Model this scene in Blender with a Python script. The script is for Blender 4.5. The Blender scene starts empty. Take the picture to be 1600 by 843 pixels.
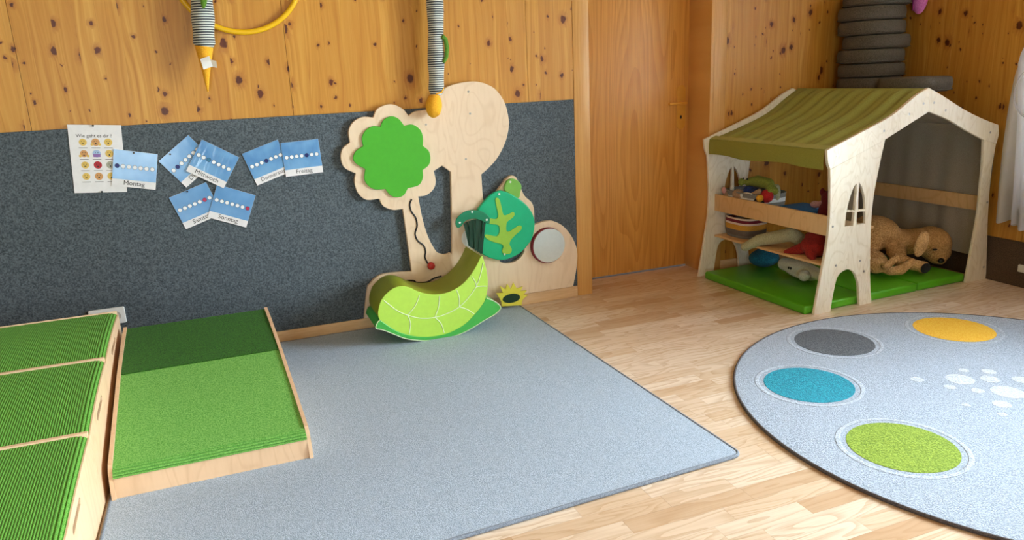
import bpy, bmesh, math, random
from mathutils import Vector, Matrix, Euler
random.seed(7)
SC = bpy.context.scene
COL = SC.collection

# ------------------------------------------------------------------ camera
cam_d = bpy.data.cameras.new('camera'); cam_d.sensor_width = 36.0; cam_d.lens = 25.99; cam_d.clip_start = 0.02
cam = bpy.data.objects.new('camera', cam_d); COL.objects.link(cam)
RX = (0.9301696, -0.3647082, -0.0421011); RD = (-0.1313939, -0.2236261, -0.9657779); RF = (0.3428122, 0.9038691, -0.2559306)
cam.matrix_world = Matrix(((RX[0], -RD[0], -RF[0], 0.0), (RX[1], -RD[1], -RF[1], 0.0), (RX[2], -RD[2], -RF[2], 1.29), (0, 0, 0, 1)))
SC.camera = cam

# ------------------------------------------------------------------ world, lights, exposure
W = bpy.data.worlds.new('overcast_sky'); SC.world = W; W.use_nodes = True
W.node_tree.nodes['Background'].inputs[0].default_value = (0.86, 0.93, 1.0, 1); W.node_tree.nodes['Background'].inputs[1].default_value = 1.0
def area(name, loc, target, sx, sy, power, color=(1, 1, 1)):
    l = bpy.data.lights.new(name, 'AREA'); l.shape = 'RECTANGLE'; l.size = sx; l.size_y = sy; l.energy = power; l.color = color
    o = bpy.data.objects.new(name, l); COL.objects.link(o); o.location = loc
    o.rotation_euler = (Vector(target) - Vector(loc)).to_track_quat('-Z', 'Y').to_euler()
    return o
# daylight just outside the windows: two in the right wall, plus an added fill behind the camera
area('daylight_near_window', (4.55, 1.6, 1.45), (0, 1.7, 0.8), 2.4, 1.8, 320, (0.80, 0.92, 1.0))
area('daylight_far_window', (4.55, -1.4, 1.45), (0, -0.6, 0.8), 2.2, 1.8, 420, (0.80, 0.92, 1.0))
area('added_front_fill', (-1.1, -3.25, 1.1), (0.2, 3.0, 0.9), 1.2, 1.9, 45, (0.88, 0.96, 1.0))  # added lamp: weak frontal fill and glare on the laminated cards
SC.view_settings.view_transform = 'Standard'; SC.view_settings.look = 'None'
SC.view_settings.gamma = 1.0; SC.view_settings.use_curve_mapping = False
SC.view_settings.exposure = 0.95

# ------------------------------------------------------------------ helpers: materials
def lin(c):
    c = c / 255.0
    return c / 12.92 if c <= 0.04045 else ((c + 0.055) / 1.055) ** 2.4
def rgb(r, g, b): return (lin(r), lin(g), lin(b), 1.0)
class NT:
    def __init__(s, name):
        s.m = bpy.data.materials.new(name); s.m.use_nodes = True; s.t = s.m.node_tree
        s.b = s.t.nodes['Principled BSDF']; s.b.inputs['Roughness'].default_value = 0.6
    def n(s, typ, ins=None, **kw):
        nd = s.t.nodes.new('ShaderNode' + typ)
        for k, v in kw.items(): setattr(nd, k, v)
        for k, v in (ins or {}).items(): s.put(nd.inputs[k], v)
        return nd
    def put(s, sock, v):
        if isinstance(v, bpy.types.NodeSocket): s.t.links.new(v, sock)
        elif isinstance(v, bpy.types.Node): s.t.links.new(v.outputs[0], sock)
        else: sock.default_value = v
    def math(s, op, a, b=0.0, c=0.0, clamp=False):
        nd = s.n('Math', {0: a, 1: b, 2: c}, operation=op); nd.use_clamp = clamp; return nd.outputs[0]
    def mix(s, f, a, b, mode='MIX'):
        nd = s.n('Mix', data_type='RGBA', blend_type=mode); s.put(nd.inputs[0], f); s.put(nd.inputs[6], a); s.put(nd.inputs[7], b); return nd.outputs[2]
    def ramp(s, f, stops):
        nd = s.n('ValToRGB'); s.put(nd.inputs[0], f); e = nd.color_ramp.elements
        while len(e) < len(stops): e.new(0.5)
        for i, (p, c) in enumerate(stops): e[i].position = p; e[i].color = c
        return nd.outputs[0]
    def step(s, x, lo, hi):
        return s.n('MapRange', {0: x, 1: lo, 2: hi, 3: 0.0, 4: 1.0}, interpolation_type='SMOOTHSTEP').outputs[0]
    def noise(s, v, scale, detail=3.0, rough=0.55, dist=0.0):
        return s.n('TexNoise', {'Vector': v, 'Scale': scale, 'Detail': detail, 'Roughness': rough, 'Distortion': dist}).outputs[0]
    def pos(s, kind='Object'):
        if kind == 'World': return s.n('NewGeometry').outputs['Position']
        return s.n('TexCoord').outputs[kind]
    def scl(s, v, sc, loc=(0, 0, 0)):
        return s.n('Mapping', {'Vector': v, 'Scale': sc, 'Location': loc}).outputs[0]
    def col(s, c): s.put(s.b.inputs['Base Color'], c); return s
    def bump(s, h, strength=0.3, dist=0.002):
        nd = s.n('Bump', {'Height': h, 'Strength': strength, 'Distance': dist}); s.put(s.b.inputs['Normal'], nd.outputs[0]); return s
    def set(s, **k):
        for a, v in k.items(): s.put(s.b.inputs[a.replace('_', ' ')], v)
        return s

def plain(name, c, rough=0.5, **k):
    s = NT(name); p = s.pos(); n = s.noise(p, 40.0)
    s.col(s.mix(s.step(n, 0.3, 0.75), tuple(x * 0.96 for x in c[:3]) + (1,), tuple(min(1, x * 1.02) for x in c[:3]) + (1,)))
    return s.set(Roughness=rough, **k).m
def fabric(name, c1, c2, scale=400.0, bump=0.4, rough=0.95, dist=0.002, big=0.0, sheen=0.03, detail=2.0, lo=0.33, hi=0.67):
    s = NT(name); p = s.pos(); n = s.noise(p, scale, detail, 0.7 if detail > 2 else 0.6); f = s.step(n, lo, hi)
    c = s.mix(f, c1, c2)
    if big:
        b = s.noise(p, 7.0, 3.0); c = s.mix(s.math('MULTIPLY', s.step(b, 0.35, 0.7), big), c, c2)
    s.col(c).bump(n, bump, dist)
    return s.set(Roughness=rough, Sheen_Weight=sheen, Sheen_Roughness=0.6).m

def pine(name, axis):
    """knotty spruce boards: across runs along the wall, along runs up"""
    s = NT(name); sep = s.n('SeparateXYZ', {0: s.pos('World')})
    ac = sep.outputs[axis]; up = sep.outputs[2]
    idx = s.math('FLOOR', s.math('DIVIDE', ac, 0.087))
    wn = s.n('TexWhiteNoise', {'W': idx}, noise_dimensions='1D'); r1 = wn.outputs[0]
    off = s.math('MULTIPLY', r1, 37.0)
    v2 = s.n('CombineXYZ', {0: ac, 1: s.math('ADD', up, off), 2: 0.0}).outputs[0]
    def knots(scale, thr, r0, r1_, squash):
        vv = s.n('CombineXYZ', {0: ac, 1: s.math('MULTIPLY', s.math('ADD', up, off), squash), 2: s.math('MULTIPLY', r1, 0.0)}).outputs[0]
        warp = s.n('TexNoise', {'Vector': v2, 'Scale': 60.0, 'Detail': 1.0}, noise_dimensions='2D').outputs[1]
        vv = s.n('VectorMath', {0: vv, 1: s.n('VectorMath', {0: warp, 'Scale': 0.012}, operation='SCALE').outputs[0]}, operation='ADD').outputs[0]
        vo = s.n('TexVoronoi', {'Vector': vv, 'Scale': scale, 'Randomness': 1.0}, voronoi_dimensions='2D')
        d = s.math('DIVIDE', vo.outputs['Distance'], scale)
        cs = s.n('SeparateXYZ', {0: vo.outputs['Color']})
        on = s.math('GREATER_THAN', cs.outputs[0], thr)
        rad = s.math('MULTIPLY_ADD', cs.outputs[1], r1_ - r0, r0)
        q = s.math('DIVIDE', d, rad)
        core = s.math('MULTIPLY', s.math('SUBTRACT', 1.0, s.step(q, 0.65, 1.05)), on)
        halo = s.math('MULTIPLY', s.math('SUBTRACT', 1.0, s.step(q, 0.9, 2.6)), on)
        return core, halo
    c1, h1 = knots(7.0, 0.44, 0.008, 0.020, 0.75)
    c2, h2 = knots(14.0, 0.68, 0.003, 0.008, 0.75)
    halo = s.math('MAXIMUM', h1, s.math('MULTIPLY', h2, 0.7)); core = s.math('MAXIMUM', c1, c2)
    bend = s.math('MULTIPLY_ADD', s.noise(s.scl(v2, (9, 1.3, 1)), 1.0, 2.0), 0.10, s.math('MULTIPLY', halo, 0.012))
    gx = s.math('ADD', ac, bend)
    gv = s.n('CombineXYZ', {0: s.math('MULTIPLY', gx, 70.0), 1: s.math('MULTIPLY', s.math('ADD', up, off), 1.2), 2: r1}).outputs[0]
    g = s.noise(gv, 1.0, 3.0, 0.55)
    broad = s.noise(s.scl(v2, (14, 0.9, 1)), 1.0, 2.0)
    base = s.ramp(g, [(0.28, rgb(184, 120, 38)), (0.5, rgb(206, 148, 58)), (0.75, rgb(222, 170, 80))])
    base = s.mix(s.math('MULTIPLY', s.step(broad, 0.35, 0.7), 0.5), base, rgb(194, 132, 48))
    base = s.mix(s.math('MULTIPLY', r1, 0.30), base, rgb(180, 116, 38))
    base = s.mix(s.math('MULTIPLY', halo, 0.45), base, rgb(156, 82, 26))
    base = s.mix(s.math('MULTIPLY', core, 0.94), base, s.ramp(g, [(0.3, rgb(56, 13, 6)), (0.7, rgb(96, 32, 14))]))
    fr = s.math('FRACT', s.math('DIVIDE', ac, 0.087))
    seam = s.math('SUBTRACT', 1.0, s.step(s.math('MINIMUM', fr, s.math('SUBTRACT', 1.0, fr)), 0.0, 0.012))
    base = s.mix(s.math('MULTIPLY', seam, 0.22), base, rgb(120, 66, 24))
    s.col(base).bump(g, 0.12, 0.001)
    return s.set(Roughness=0.42).m
def veneer(name, ca, cb, sx=24.0, sz=0.9, rough=0.4, cathedral=0.0, axis=(0, 2)):
    s = NT(name); sep = s.n('SeparateXYZ', {0: s.pos('World')}); ac, up = sep.outputs[axis[0]], sep.outputs[axis[1]]
    v = s.n('CombineXYZ', {0: ac, 1: up, 2: s.math('MULTIPLY', sep.outputs[1], 0.3)}).outputs[0]
    g = s.noise(s.scl(v, (sx * 5, sz * 3, 1)), 1.0, 4.0, 0.6)
    f = s.step(g, 0.3, 0.72)
    if cathedral:
        n = s.noise(s.scl(v, (5.2, 0.55, 1)), 1.0, 1.0, 0.4)
        rings = s.math('FRACT', s.math('MULTIPLY', n, 16.0))
        ring = s.step(rings, 0.25, 0.98)
        f = s.math('ADD', s.math('MULTIPLY', f, 1 - cathedral), s.math('MULTIPLY', ring, cathedral))
    s.col(s.mix(f, ca, cb)).bump(g, 0.06, 0.001)
    return s.set(Roughness=rough).m
def ply(name, ca, cb, rough=0.5, sc=1.0):
    s = NT(name); p = s.pos(); q = s.scl(p, (3 * sc, 3 * sc, 1.1 * sc))
    n = s.noise(q, 1.6, 2.0, 0.5, 0.6); rings = s.math('FRACT', s.math('MULTIPLY', n, 11.0))
    line = s.step(s.math('ABSOLUTE', s.math('SUBTRACT', rings, 0.5)), 0.30, 0.5)
    g = s.noise(s.scl(p, (60, 60, 9)), 1.0, 3.0)
    f = s.math('ADD', s.math('MULTIPLY', line, 0.42), s.math('MULTIPLY', s.step(g, 0.35, 0.8), 0.35))
    s.col(s.mix(f, ca, cb)).bump(g, 0.05, 0.001)
    return s.set(Roughness=rough).m
def parquet():
    s = NT('oiled_ash_parquet'); rnd = s.math('FRACT', s.math('ADD', s.n('ObjectInfo').outputs['Random'], s.n('Attribute', attribute_name='rnd').outputs['Fac']))
    w = s.pos('World'); off = s.n('CombineXYZ', {0: s.math('MULTIPLY', rnd, 31.0), 1: s.math('MULTIPLY', rnd, 17.0), 2: rnd}).outputs[0]
    v = s.n('VectorMath', {0: w, 1: off}, operation='ADD').outputs[0]
    n = s.noise(s.scl(v, (2.2, 13, 1)), 1.0, 1.5, 0.5, 0.3); ring = s.step(s.math('FRACT', s.math('MULTIPLY', n, 9.0)), 0.35, 1.0)
    g = s.noise(s.scl(v, (5, 190, 1)), 1.0, 3.0, 0.6)
    tone = s.ramp(rnd, [(0.0, rgb(200, 166, 134)), (0.15, rgb(220, 194, 167)), (0.65, rgb(229, 207, 185)), (1.0, rgb(236, 218, 199))])
    f = s.math('ADD', s.math('MULTIPLY', ring, 0.42), s.math('MULTIPLY', s.step(g, 0.4, 0.75), 0.25))
    s.col(s.mix(f, tone, rgb(186, 150, 114))).bump(g, 0.05, 0.0006)
    return s.set(Roughness=0.25).m
def stripes(name, stops, period, axis=2, rough=0.9):
    s = NT(name); x = s.n('SeparateXYZ', {0: s.pos()}).outputs[axis]
    nd = s.math('FRACT', s.math('DIVIDE', x, period))
    r = s.n('ValToRGB'); s.put(r.inputs[0], nd); r.color_ramp.interpolation = 'CONSTANT'; e = r.color_ramp.elements
    while len(e) < len(stops): e.new(0.5)
    for i, (p, c) in enumerate(stops): e[i].position = p; e[i].color = c
    n = s.noise(s.pos(), 350.0); s.col(s.mix(s.math('MULTIPLY', n, 0.25), r.outputs[0], (0.02, 0.02, 0.02, 1))).bump(n, 0.3, 0.001)
    return s.set(Roughness=rough, Sheen_Weight=0.15).m

# ------------------------------------------------------------------ helpers: geometry (each returns a Mesh)
DG = bpy.context.evaluated_depsgraph_get
def from_obj(o):
    COL.objects.link(o); dg = DG(); dg.update()
    me = bpy.data.meshes.new_from_object(o.evaluated_get(dg), depsgraph=dg)
    COL.objects.unlink(o); d = o.data; bpy.data.objects.remove(o)
    return me
def xform(me, fn):
    for v in me.vertices: v.co = fn(v.co)
    return me
def to_mesh(bm, smooth=False):
    me = bpy.data.meshes.new('mesh'); bmesh.ops.recalc_face_normals(bm, faces=bm.faces[:]); bm.to_mesh(me); bm.free()
    if smooth: shade(me)
    return me
def shade(me, angle=None):
    me.polygons.foreach_set('use_smooth', [True] * len(me.polygons))
    if angle is not None: me.set_sharp_from_angle(angle=math.radians(angle))
    return me
def merge(*ms):
    bm = bmesh.new()
    for m in ms: bm.from_mesh(m)
    me = bpy.data.meshes.new('mesh'); bm.to_mesh(me); bm.free(); return me
def box(x0, x1, y0, y1, z0, z1, bev=0.0, seg=2):
    bm = bmesh.new(); bmesh.ops.create_cube(bm, size=1.0)
    for v in bm.verts: v.co = Vector(((x0 + x1) / 2 + v.co.x * (x1 - x0), (y0 + y1) / 2 + v.co.y * (y1 - y0), (z0 + z1) / 2 + v.co.z * (z1 - z0)))
    if bev: bmesh.ops.bevel(bm, geom=bm.edges[:], offset=bev, segments=seg, affect='EDGES', profile=0.5)
    me = to_mesh(bm)
    if bev: shade(me, 40)
    return me
def smooth_path(pts, n=6, closed=True):
    """Catmull-Rom through the points; a third entry 1 marks a hard corner"""
    P = [Vector(p[:2]) for p in pts]; K = [len(p) > 2 for p in pts]; N = len(P); out = []
    for i in range(N if closed else N - 1):
        a, b = P[i], P[(i + 1) % N]
        p0 = P[i - 1] if (closed or i > 0) and not K[i] else a + (a - b) * 0.3
        p3 = P[(i + 2) % N] if (closed or i + 2 < N) and not K[(i + 1) % N] else b + (b - a) * 0.3
        if K[i] and K[(i + 1) % N]: out.append(a); continue
        for k in range(n):
            t = k / n
            out.append(0.5 * ((2 * a) + (b - p0) * t + (2 * p0 - 5 * a + 4 * b - p3) * t * t + (3 * a - p0 - 3 * b + p3) * t ** 3))
    if not closed: out.append(P[-1])
    return [(v.x, v.y) for v in out]
def plate(loops, thick, bev=0.0015, seg=2):
    """board cut to an outline (with holes): lies in XZ, front face at y = 0, back at y = thick"""
    c = bpy.data.curves.new('outline', 'CURVE'); c.dimensions = '2D'; c.fill_mode = 'BOTH'
    c.extrude = thick / 2 - bev; c.bevel_depth = bev; c.bevel_resolution = seg; c.offset = -bev
    for L in loops:
        s = c.splines.new('POLY'); s.points.add(len(L) - 1); s.use_cyclic_u = True
        for p, q in zip(s.points, L): p.co = (q[0], q[1], 0, 1)
    me = from_obj(bpy.data.objects.new('outline', c))
    xform(me, lambda v: Vector((v.x, thick / 2 - v.z, v.y))); shade(me, 35); return me
def shift(me, x=0, y=0, z=0): return xform(me, lambda v: v + Vector((x, y, z)))
def tube(pts, r, closed=False, res=4, radii=None):
    c = bpy.data.curves.new('path', 'CURVE'); c.dimensions = '3D'; c.bevel_depth = r; c.bevel_resolution = res; c.use_fill_caps = True
    s = c.splines.new('POLY'); s.points.add(len(pts) - 1); s.use_cyclic_u = closed
    for i, (p, q) in enumerate(zip(s.points, pts)):
        p.co = (q[0], q[1], q[2], 1); p.radius = radii[i] if radii else 1.0
    return shade(from_obj(bpy.data.objects.new('path', c)), 50)
def lathe(prof, n=32, cap=True):
    bm = bmesh.new(); rings = []
    for r, z in prof: rings.append([bm.verts.new((r * math.cos(2 * math.pi * k / n), r * math.sin(2 * math.pi * k / n), z)) for k in range(n)])
    for a, b in zip(rings, rings[1:]):
        for k in range(n): bm.faces.new((a[k], a[(k + 1) % n], b[(k + 1) % n], b[k]))
    if cap: bm.faces.new(rings[0][::-1]); bm.faces.new(rings[-1])
    me = to_mesh(bm); shade(me, 45); return me
def disc_y(r, th, n=28, bev=0.0): # a round plate facing -y, front at y = 0
    b = bev or 0.0002
    me = lathe([(r, th), (r, b), (r - b, 0.0)], n); return xform(me, lambda v: Vector((v.x, v.z, v.y)))
def grid(nu, nv, fn, smooth=True):
    bm = bmesh.new(); vs = [[bm.verts.new(fn(i / nu, j / nv)) for j in range(nv + 1)] for i in range(nu + 1)]
    for i in range(nu):
        for j in range(nv): bm.faces.new((vs[i][j], vs[i + 1][j], vs[i + 1][j + 1], vs[i][j + 1]))
    me = bpy.data.meshes.new('mesh'); bm.to_mesh(me); bm.free()
    if smooth: shade(me)
    return me
def cloth(nu, nv, fn, th=0.0015):
    me = grid(nu, nv, fn); o = bpy.data.objects.new('cloth', me); md = o.modifiers.new('s', 'SOLIDIFY'); md.thickness = th; md.offset = 0
    return shade(from_obj(o), 60)
def organic(blobs, voxel=0.006, smooth=6):
    """one continuous body: ('e', centre, radii, euler) ellipsoids and ('c', p0, r0, p1, r1) limbs fused into one skin"""
    bm = bmesh.new()
    def ball(c, r, e=(0, 0, 0)):
        M = Matrix.Translation(c) @ Euler([math.radians(a) for a in e]).to_matrix().to_4x4() @ Matrix.Diagonal((*r, 1))
        bmesh.ops.create_icosphere(bm, subdivisions=3, radius=1.0, matrix=M)
    for b in blobs:
        if b[0] == 'e': ball(Vector(b[1]), b[2], b[3] if len(b) > 3 else (0, 0, 0))
        else:
            p0, p1 = Vector(b[1]), Vector(b[3]); n = max(2, int((p1 - p0).length / (min(b[2], b[4]) * 0.45)))
            for k in range(n + 1):
                t = k / n; r = b[2] + (b[4] - b[2]) * t; ball(p0.lerp(p1, t), (r, r, r))
    me = bpy.data.meshes.new('body'); bm.to_mesh(me); bm.free()
    o = bpy.data.objects.new('body', me)
    m = o.modifiers.new('r', 'REMESH'); m.mode = 'VOXEL'; m.voxel_size = voxel
    m = o.modifiers.new('s', 'SMOOTH'); m.factor = 0.5; m.iterations = smooth
    return shade(from_obj(o))
def text(s, size, th=0.0002, align='CENTER', sx=1.0, bold=0.0):
    c = bpy.data.curves.new('text', 'FONT'); c.body = s; c.size = size; c.align_x = align; c.align_y = 'CENTER'; c.extrude = th / 2; c.resolution_u = 3; c.offset = bold
    me = from_obj(bpy.data.objects.new('text', c)); return xform(me, lambda v: Vector((v.x * sx, -v.z, v.y)))

# ------------------------------------------------------------------ helpers: objects
def thing(name, label, cat, loc=(0, 0, 0), rotz=0.0, group=None, rot=None):
    o = bpy.data.objects.new(name, None); o.empty_display_size = 0.05; COL.objects.link(o); o.location = loc
    o.rotation_euler = rot if rot else (0, 0, rotz)
    tag(o, label, cat, group); bpy.context.view_layer.update(); return o
def tag(o, label, cat, group=None):
    o['label'] = label; o['category'] = cat
    if group: o['group'] = group
    return o
def obj(name, me, mats, parent=None, label=None, world=False, kind=None):
    me.name = name
    if not isinstance(mats, (list, tuple)): mats = [mats]
    if not me.materials:
        for m in mats: me.materials.append(m)
    o = bpy.data.objects.new(name, me); COL.objects.link(o)
    if parent:
        o.parent = parent
        if world: o.matrix_parent_inverse = world_of(parent).inverted()
    if label: o['label'] = label
    if kind: o['kind'] = kind
    return o
def world_of(o):
    m = o.matrix_basis.copy()
    return world_of(o.parent) @ o.matrix_parent_inverse @ m if o.parent else m
def struct(name, me, mats, parent=None):
    o = obj(name, me, mats, parent)
    if not parent: o['kind'] = 'structure'
    return o
def copy_thing(root, loc=None, rotz=None, label=None):
    r = root.copy(); COL.objects.link(r)
    if loc is not None: r.location = loc
    if rotz is not None: r.rotation_euler = (0, 0, rotz)
    if label: r['label'] = label
    for ch in list(root.children):
        c = ch.copy(); COL.objects.link(c); c.parent = r
        for g in ch.children:
            d = g.copy(); COL.objects.link(d); d.parent = c
    return r

# ------------------------------------------------------------------ materials
M_PINE_B = pine('knotty_pine_back', 0); M_PINE_R = pine('knotty_pine_side', 1)
M_DOOR = veneer('ash_door_veneer', rgb(228, 166, 82), rgb(198, 132, 54), cathedral=0.45)
M_CASING = veneer('beech_casing', rgb(220, 168, 96), rgb(206, 150, 78), 30, 1.0)
M_BASE = veneer('maple_baseboard', rgb(232, 196, 150), rgb(218, 178, 130), 2.0, 30.0)
M_FELT = fabric('grey_wall_felt', rgb(38, 46, 51), rgb(108, 119, 127), 150.0, 0.4, 0.97, detail=5.0, lo=0.26, hi=0.74)
M_FELT_BROWN = fabric('dark_wall_felt', rgb(70, 54, 40), rgb(104, 84, 66), 260.0, 0.5, 0.97)
M_PLASTER = plain('white_ceiling', rgb(214, 208, 198), 0.85)
M_FLOOR = parquet()
M_WALLDIM = plain('brown_wall_boards', rgb(120, 92, 64), 0.7); M_CEIL = veneer('spruce_ceiling', rgb(190, 160, 122), rgb(170, 138, 100), 10, 1.0)
M_DARK = plain('dark_gap', rgb(52, 38, 26), 0.9)
M_PLY = ply('birch_ply', rgb(236, 211, 181), rgb(222, 193, 159))
M_PLY_PALE = ply('pale_birch_ply', rgb(240, 231, 212), rgb(214, 200, 172), 0.45, 1.6)
M_BEECH = ply('beech_board', rgb(222, 184, 132), rgb(202, 158, 104), 0.45)
M_RAMPWOOD = ply('maple_board', rgb(230, 194, 158), rgb(214, 174, 136), 0.5)
M_WHITE = plain('white_plastic', rgb(240, 240, 238), 0.35)
M_BLACK = plain('black_plastic', rgb(24, 22, 22), 0.4)
M_STEEL = plain('screw_steel', rgb(178, 176, 172), 0.35, Metallic=0.8)
M_BRASS = plain('brass', rgb(226, 166, 66), 0.3, Metallic=0.35)
M_RUG = fabric('blue_grey_rug', rgb(138, 156, 180), rgb(194, 210, 230), 330.0, 0.6, 0.97, 0.003)
M_RUGEDGE = fabric('rug_binding', rgb(104, 114, 130), rgb(146, 156, 172), 300.0)
M_RRUG = fabric('pale_grey_pile', rgb(140, 153, 174), rgb(190, 203, 222), 220.0, 0.7, 0.97, 0.006, 0.05)
M_RRUG_EDGE = fabric('rug_overlock', rgb(70, 66, 70), rgb(104, 98, 102), 300.0)
def pile(name, a, b): return fabric(name, a, b, 190.0, 0.9, 0.97, 0.006)
M_DOT = dict(grey=pile('charcoal_pile', rgb(74, 80, 90), rgb(110, 116, 126)), teal=pile('teal_pile', rgb(0, 120, 148), rgb(24, 168, 194)),
             green=pile('moss_pile', rgb(108, 138, 22), rgb(158, 184, 60)), yellow=pile('yellow_pile', rgb(244, 180, 24), rgb(255, 210, 74)),
             white=pile('white_pile', rgb(188, 198, 211), rgb(222, 229, 238)))
M_TURF = fabric('green_rib_carpet', rgb(66, 134, 34), rgb(118, 182, 72), 420.0, 0.25, 0.95)
M_TURF2 = fabric('light_green_carpet', rgb(84, 154, 54), rgb(132, 194, 96), 240.0, 0.6, 0.95)
M_TURF3 = fabric('dark_green_carpet', rgb(22, 74, 2), rgb(52, 116, 14), 240.0, 0.6, 0.95)
M_GREEN = plain('bright_green_paint', rgb(70, 176, 36), 0.45)
M_RED = plain('red_knob', rgb(184, 40, 34), 0.4)
M_MAROON = plain('maroon_rim', rgb(120, 16, 36), 0.4)
M_EMER = plain('emerald_vinyl', rgb(12, 182, 128), 0.35)
M_LIMEVEIN = plain('lime_felt', rgb(150, 196, 62), 0.6)
M_HEADGR = plain('leaf_green_vinyl', rgb(120, 184, 74), 0.4)
M_FROND = plain('dark_emerald_vinyl', rgb(10, 128, 90), 0.35)
M_STRAND = plain('dark_green_strip', rgb(4, 58, 40), 0.35)
M_SUN = plain('yellow_paint', rgb(228, 216, 70), 0.45)
M_HOLE = plain('deep_green_hole', rgb(8, 52, 24), 0.7)
M_MIRROR = plain('dull_mirror', rgb(214, 220, 214), 0.22, Metallic=0.35)
M_LIME = plain('lime_vinyl', rgb(184, 226, 84), 0.42)
M_OLIVE = plain('olive_vinyl', rgb(146, 160, 22), 0.42)
M_LEAFGR = plain('green_vinyl', rgb(72, 180, 76), 0.4)
M_PIPING = plain('white_piping', rgb(222, 240, 196), 0.5)
M_MAT = plain('green_mat_vinyl', rgb(84, 172, 26), 0.38)
M_ROOF = fabric('olive_canvas', rgb(136, 140, 58), rgb(164, 168, 84), 420.0, 0.3, 0.9, 0.001)
M_VALANCE = fabric('olive_canvas_edge', rgb(132, 130, 44), rgb(152, 150, 60), 420.0, 0.3, 0.9, 0.001)
M_GREYCLOTH = fabric('grey_linen', rgb(148, 140, 126), rgb(176, 168, 154), 420.0, 0.3, 0.95, 0.001)
M_CUSHION = fabric('grey_felt_cushion', rgb(70, 66, 58), rgb(104, 98, 88), 240.0, 0.5)
M_PINK = fabric('pink_plush', rgb(222, 112, 206), rgb(244, 150, 230), 200.0)
M_YELLOWPLUSH = fabric('mustard_plush', rgb(232, 160, 16), rgb(250, 188, 52), 260.0, 0.4)
M_HOOP = plain('yellow_plastic', rgb(240, 188, 22), 0.32)
M_STRIPE = stripes('navy_white_stripes', [(0.0, rgb(40, 50, 62)), (0.5, rgb(226, 230, 222))], 0.0108)
M_LEAFPLUSH = fabric('green_plush', rgb(70, 120, 24), rgb(104, 150, 48), 300.0)
M_DOG = fabric('golden_plush', rgb(170, 124, 72), rgb(218, 174, 114), 130.0, 1.0, 0.95, 0.008, 0.25)
M_DOGPALE = fabric('pale_golden_plush', rgb(190, 146, 92), rgb(228, 188, 132), 130.0, 1.0, 0.95, 0.008)
M_PLUSH = {k: fabric(k + '_plush', rgb(*a), rgb(*b), 220.0, 0.6) for k, a, b in [
    ('maroon', (84, 12, 22), (120, 24, 34)), ('moss', (120, 134, 40), (158, 166, 70)), ('navy', (14, 32, 84), (30, 60, 130)), ('teal', (8, 74, 104), (24, 112, 142)),
    ('blue', (14, 84, 150), (36, 124, 186)), ('red', (176, 20, 24), (206, 40, 36)), ('crimson', (120, 18, 12), (160, 34, 20)), ('white', (206, 206, 194), (236, 234, 224)), ('sage', (150, 150, 116), (186, 184, 148)), ('taupe', (150, 122, 96), (182, 152, 124)), ('pinkish', (196, 140, 136), (224, 172, 168)), ('black', (20, 20, 24), (36, 36, 42)), ('yellow', (214, 150, 20), (240, 180, 50))]}

# ------------------------------------------------------------------ measured outlines (metres)
D_BOARD_END = [(1.8017, 0.0827)]
D_BOARD = [(0.9028, 1.1064, 1), (0.9347, 1.1254), (0.9833, 1.131), (1.0236, 1.1397), (1.0579, 1.1855), (1.0869, 1.2192), (1.1287, 1.2447), (1.2199, 1.26), (1.2928, 1.256), (1.3654, 1.2256), (1.4099, 1.1763), (1.4356, 1.1187), (1.4463, 1.0393), (1.4334, 0.9695), (1.4065, 0.9092), (1.3651, 0.8498), (1.3149, 0.8046), (1.2753, 0.7766, 1), (1.2759, 0.7497), (1.2762, 0.6748), (1.2806, 0.6312, 1), (1.3265, 0.6374), (1.3569, 0.6724), (1.3994, 0.7192), (1.4176, 0.737), (1.4075, 0.7286), (1.4328, 0.7492), (1.4575, 0.7534), (1.4811, 0.7312), (1.5183, 0.6404), (1.5694, 0.5799), (1.5748, 0.4672, 1), (1.6077, 0.4749), (1.6382, 0.4794), (1.6869, 0.4763), (1.7477, 0.4421), (1.7962, 0.3845), (1.8263, 0.3227), (1.8376, 0.2625), (1.8295, 0.1805), (1.806, 0.074, 1), (0.58, 0.074, 1), (0.6101, 0.2273), (0.6285, 0.257), (0.6679, 0.2892), (0.7213, 0.3001), (0.8541, 0.2938, 1), (0.8439, 0.4753), (0.8335, 0.6345, 1), (0.7813, 0.6348), (0.7319, 0.6606), (0.715, 0.7014, 1), (0.7169, 0.6999, 1), (0.6483, 0.7015), (0.6095, 0.7413), (0.5981, 0.7977), (0.6079, 0.839, 1), (0.5554, 0.8728), (0.5423, 0.9237), (0.5566, 0.968), (0.5938, 0.9941, 1), (0.5936, 1.0515), (0.6225, 1.0945), (0.67, 1.1144), (0.7221, 1.1089, 1), (0.7486, 1.1524), (0.8135, 1.1693), (0.8714, 1.1456)]
D_HOLE_TRUNK = [(1.0138, 0.8169, 1), (1.0608, 0.8409, 1), (1.1085, 0.8017, 1), (1.1052, 0.765), (1.0865, 0.397), (1.0735, 0.369), (1.0509, 0.3631), (1.0289, 0.3659), (0.9972, 0.3863), (0.9593, 0.4668), (0.9347, 0.5712), (0.9203, 0.6914, 1), (0.9653, 0.6943), (1.0048, 0.7219), (1.0206, 0.7622)]
D_HOLE_LEAF = [(1.3555, 0.2958), (1.3778, 0.2712), (1.4371, 0.268), (1.4861, 0.2937), (1.506, 0.3392), (1.4653, 0.367), (1.3813, 0.3434)]
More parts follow.
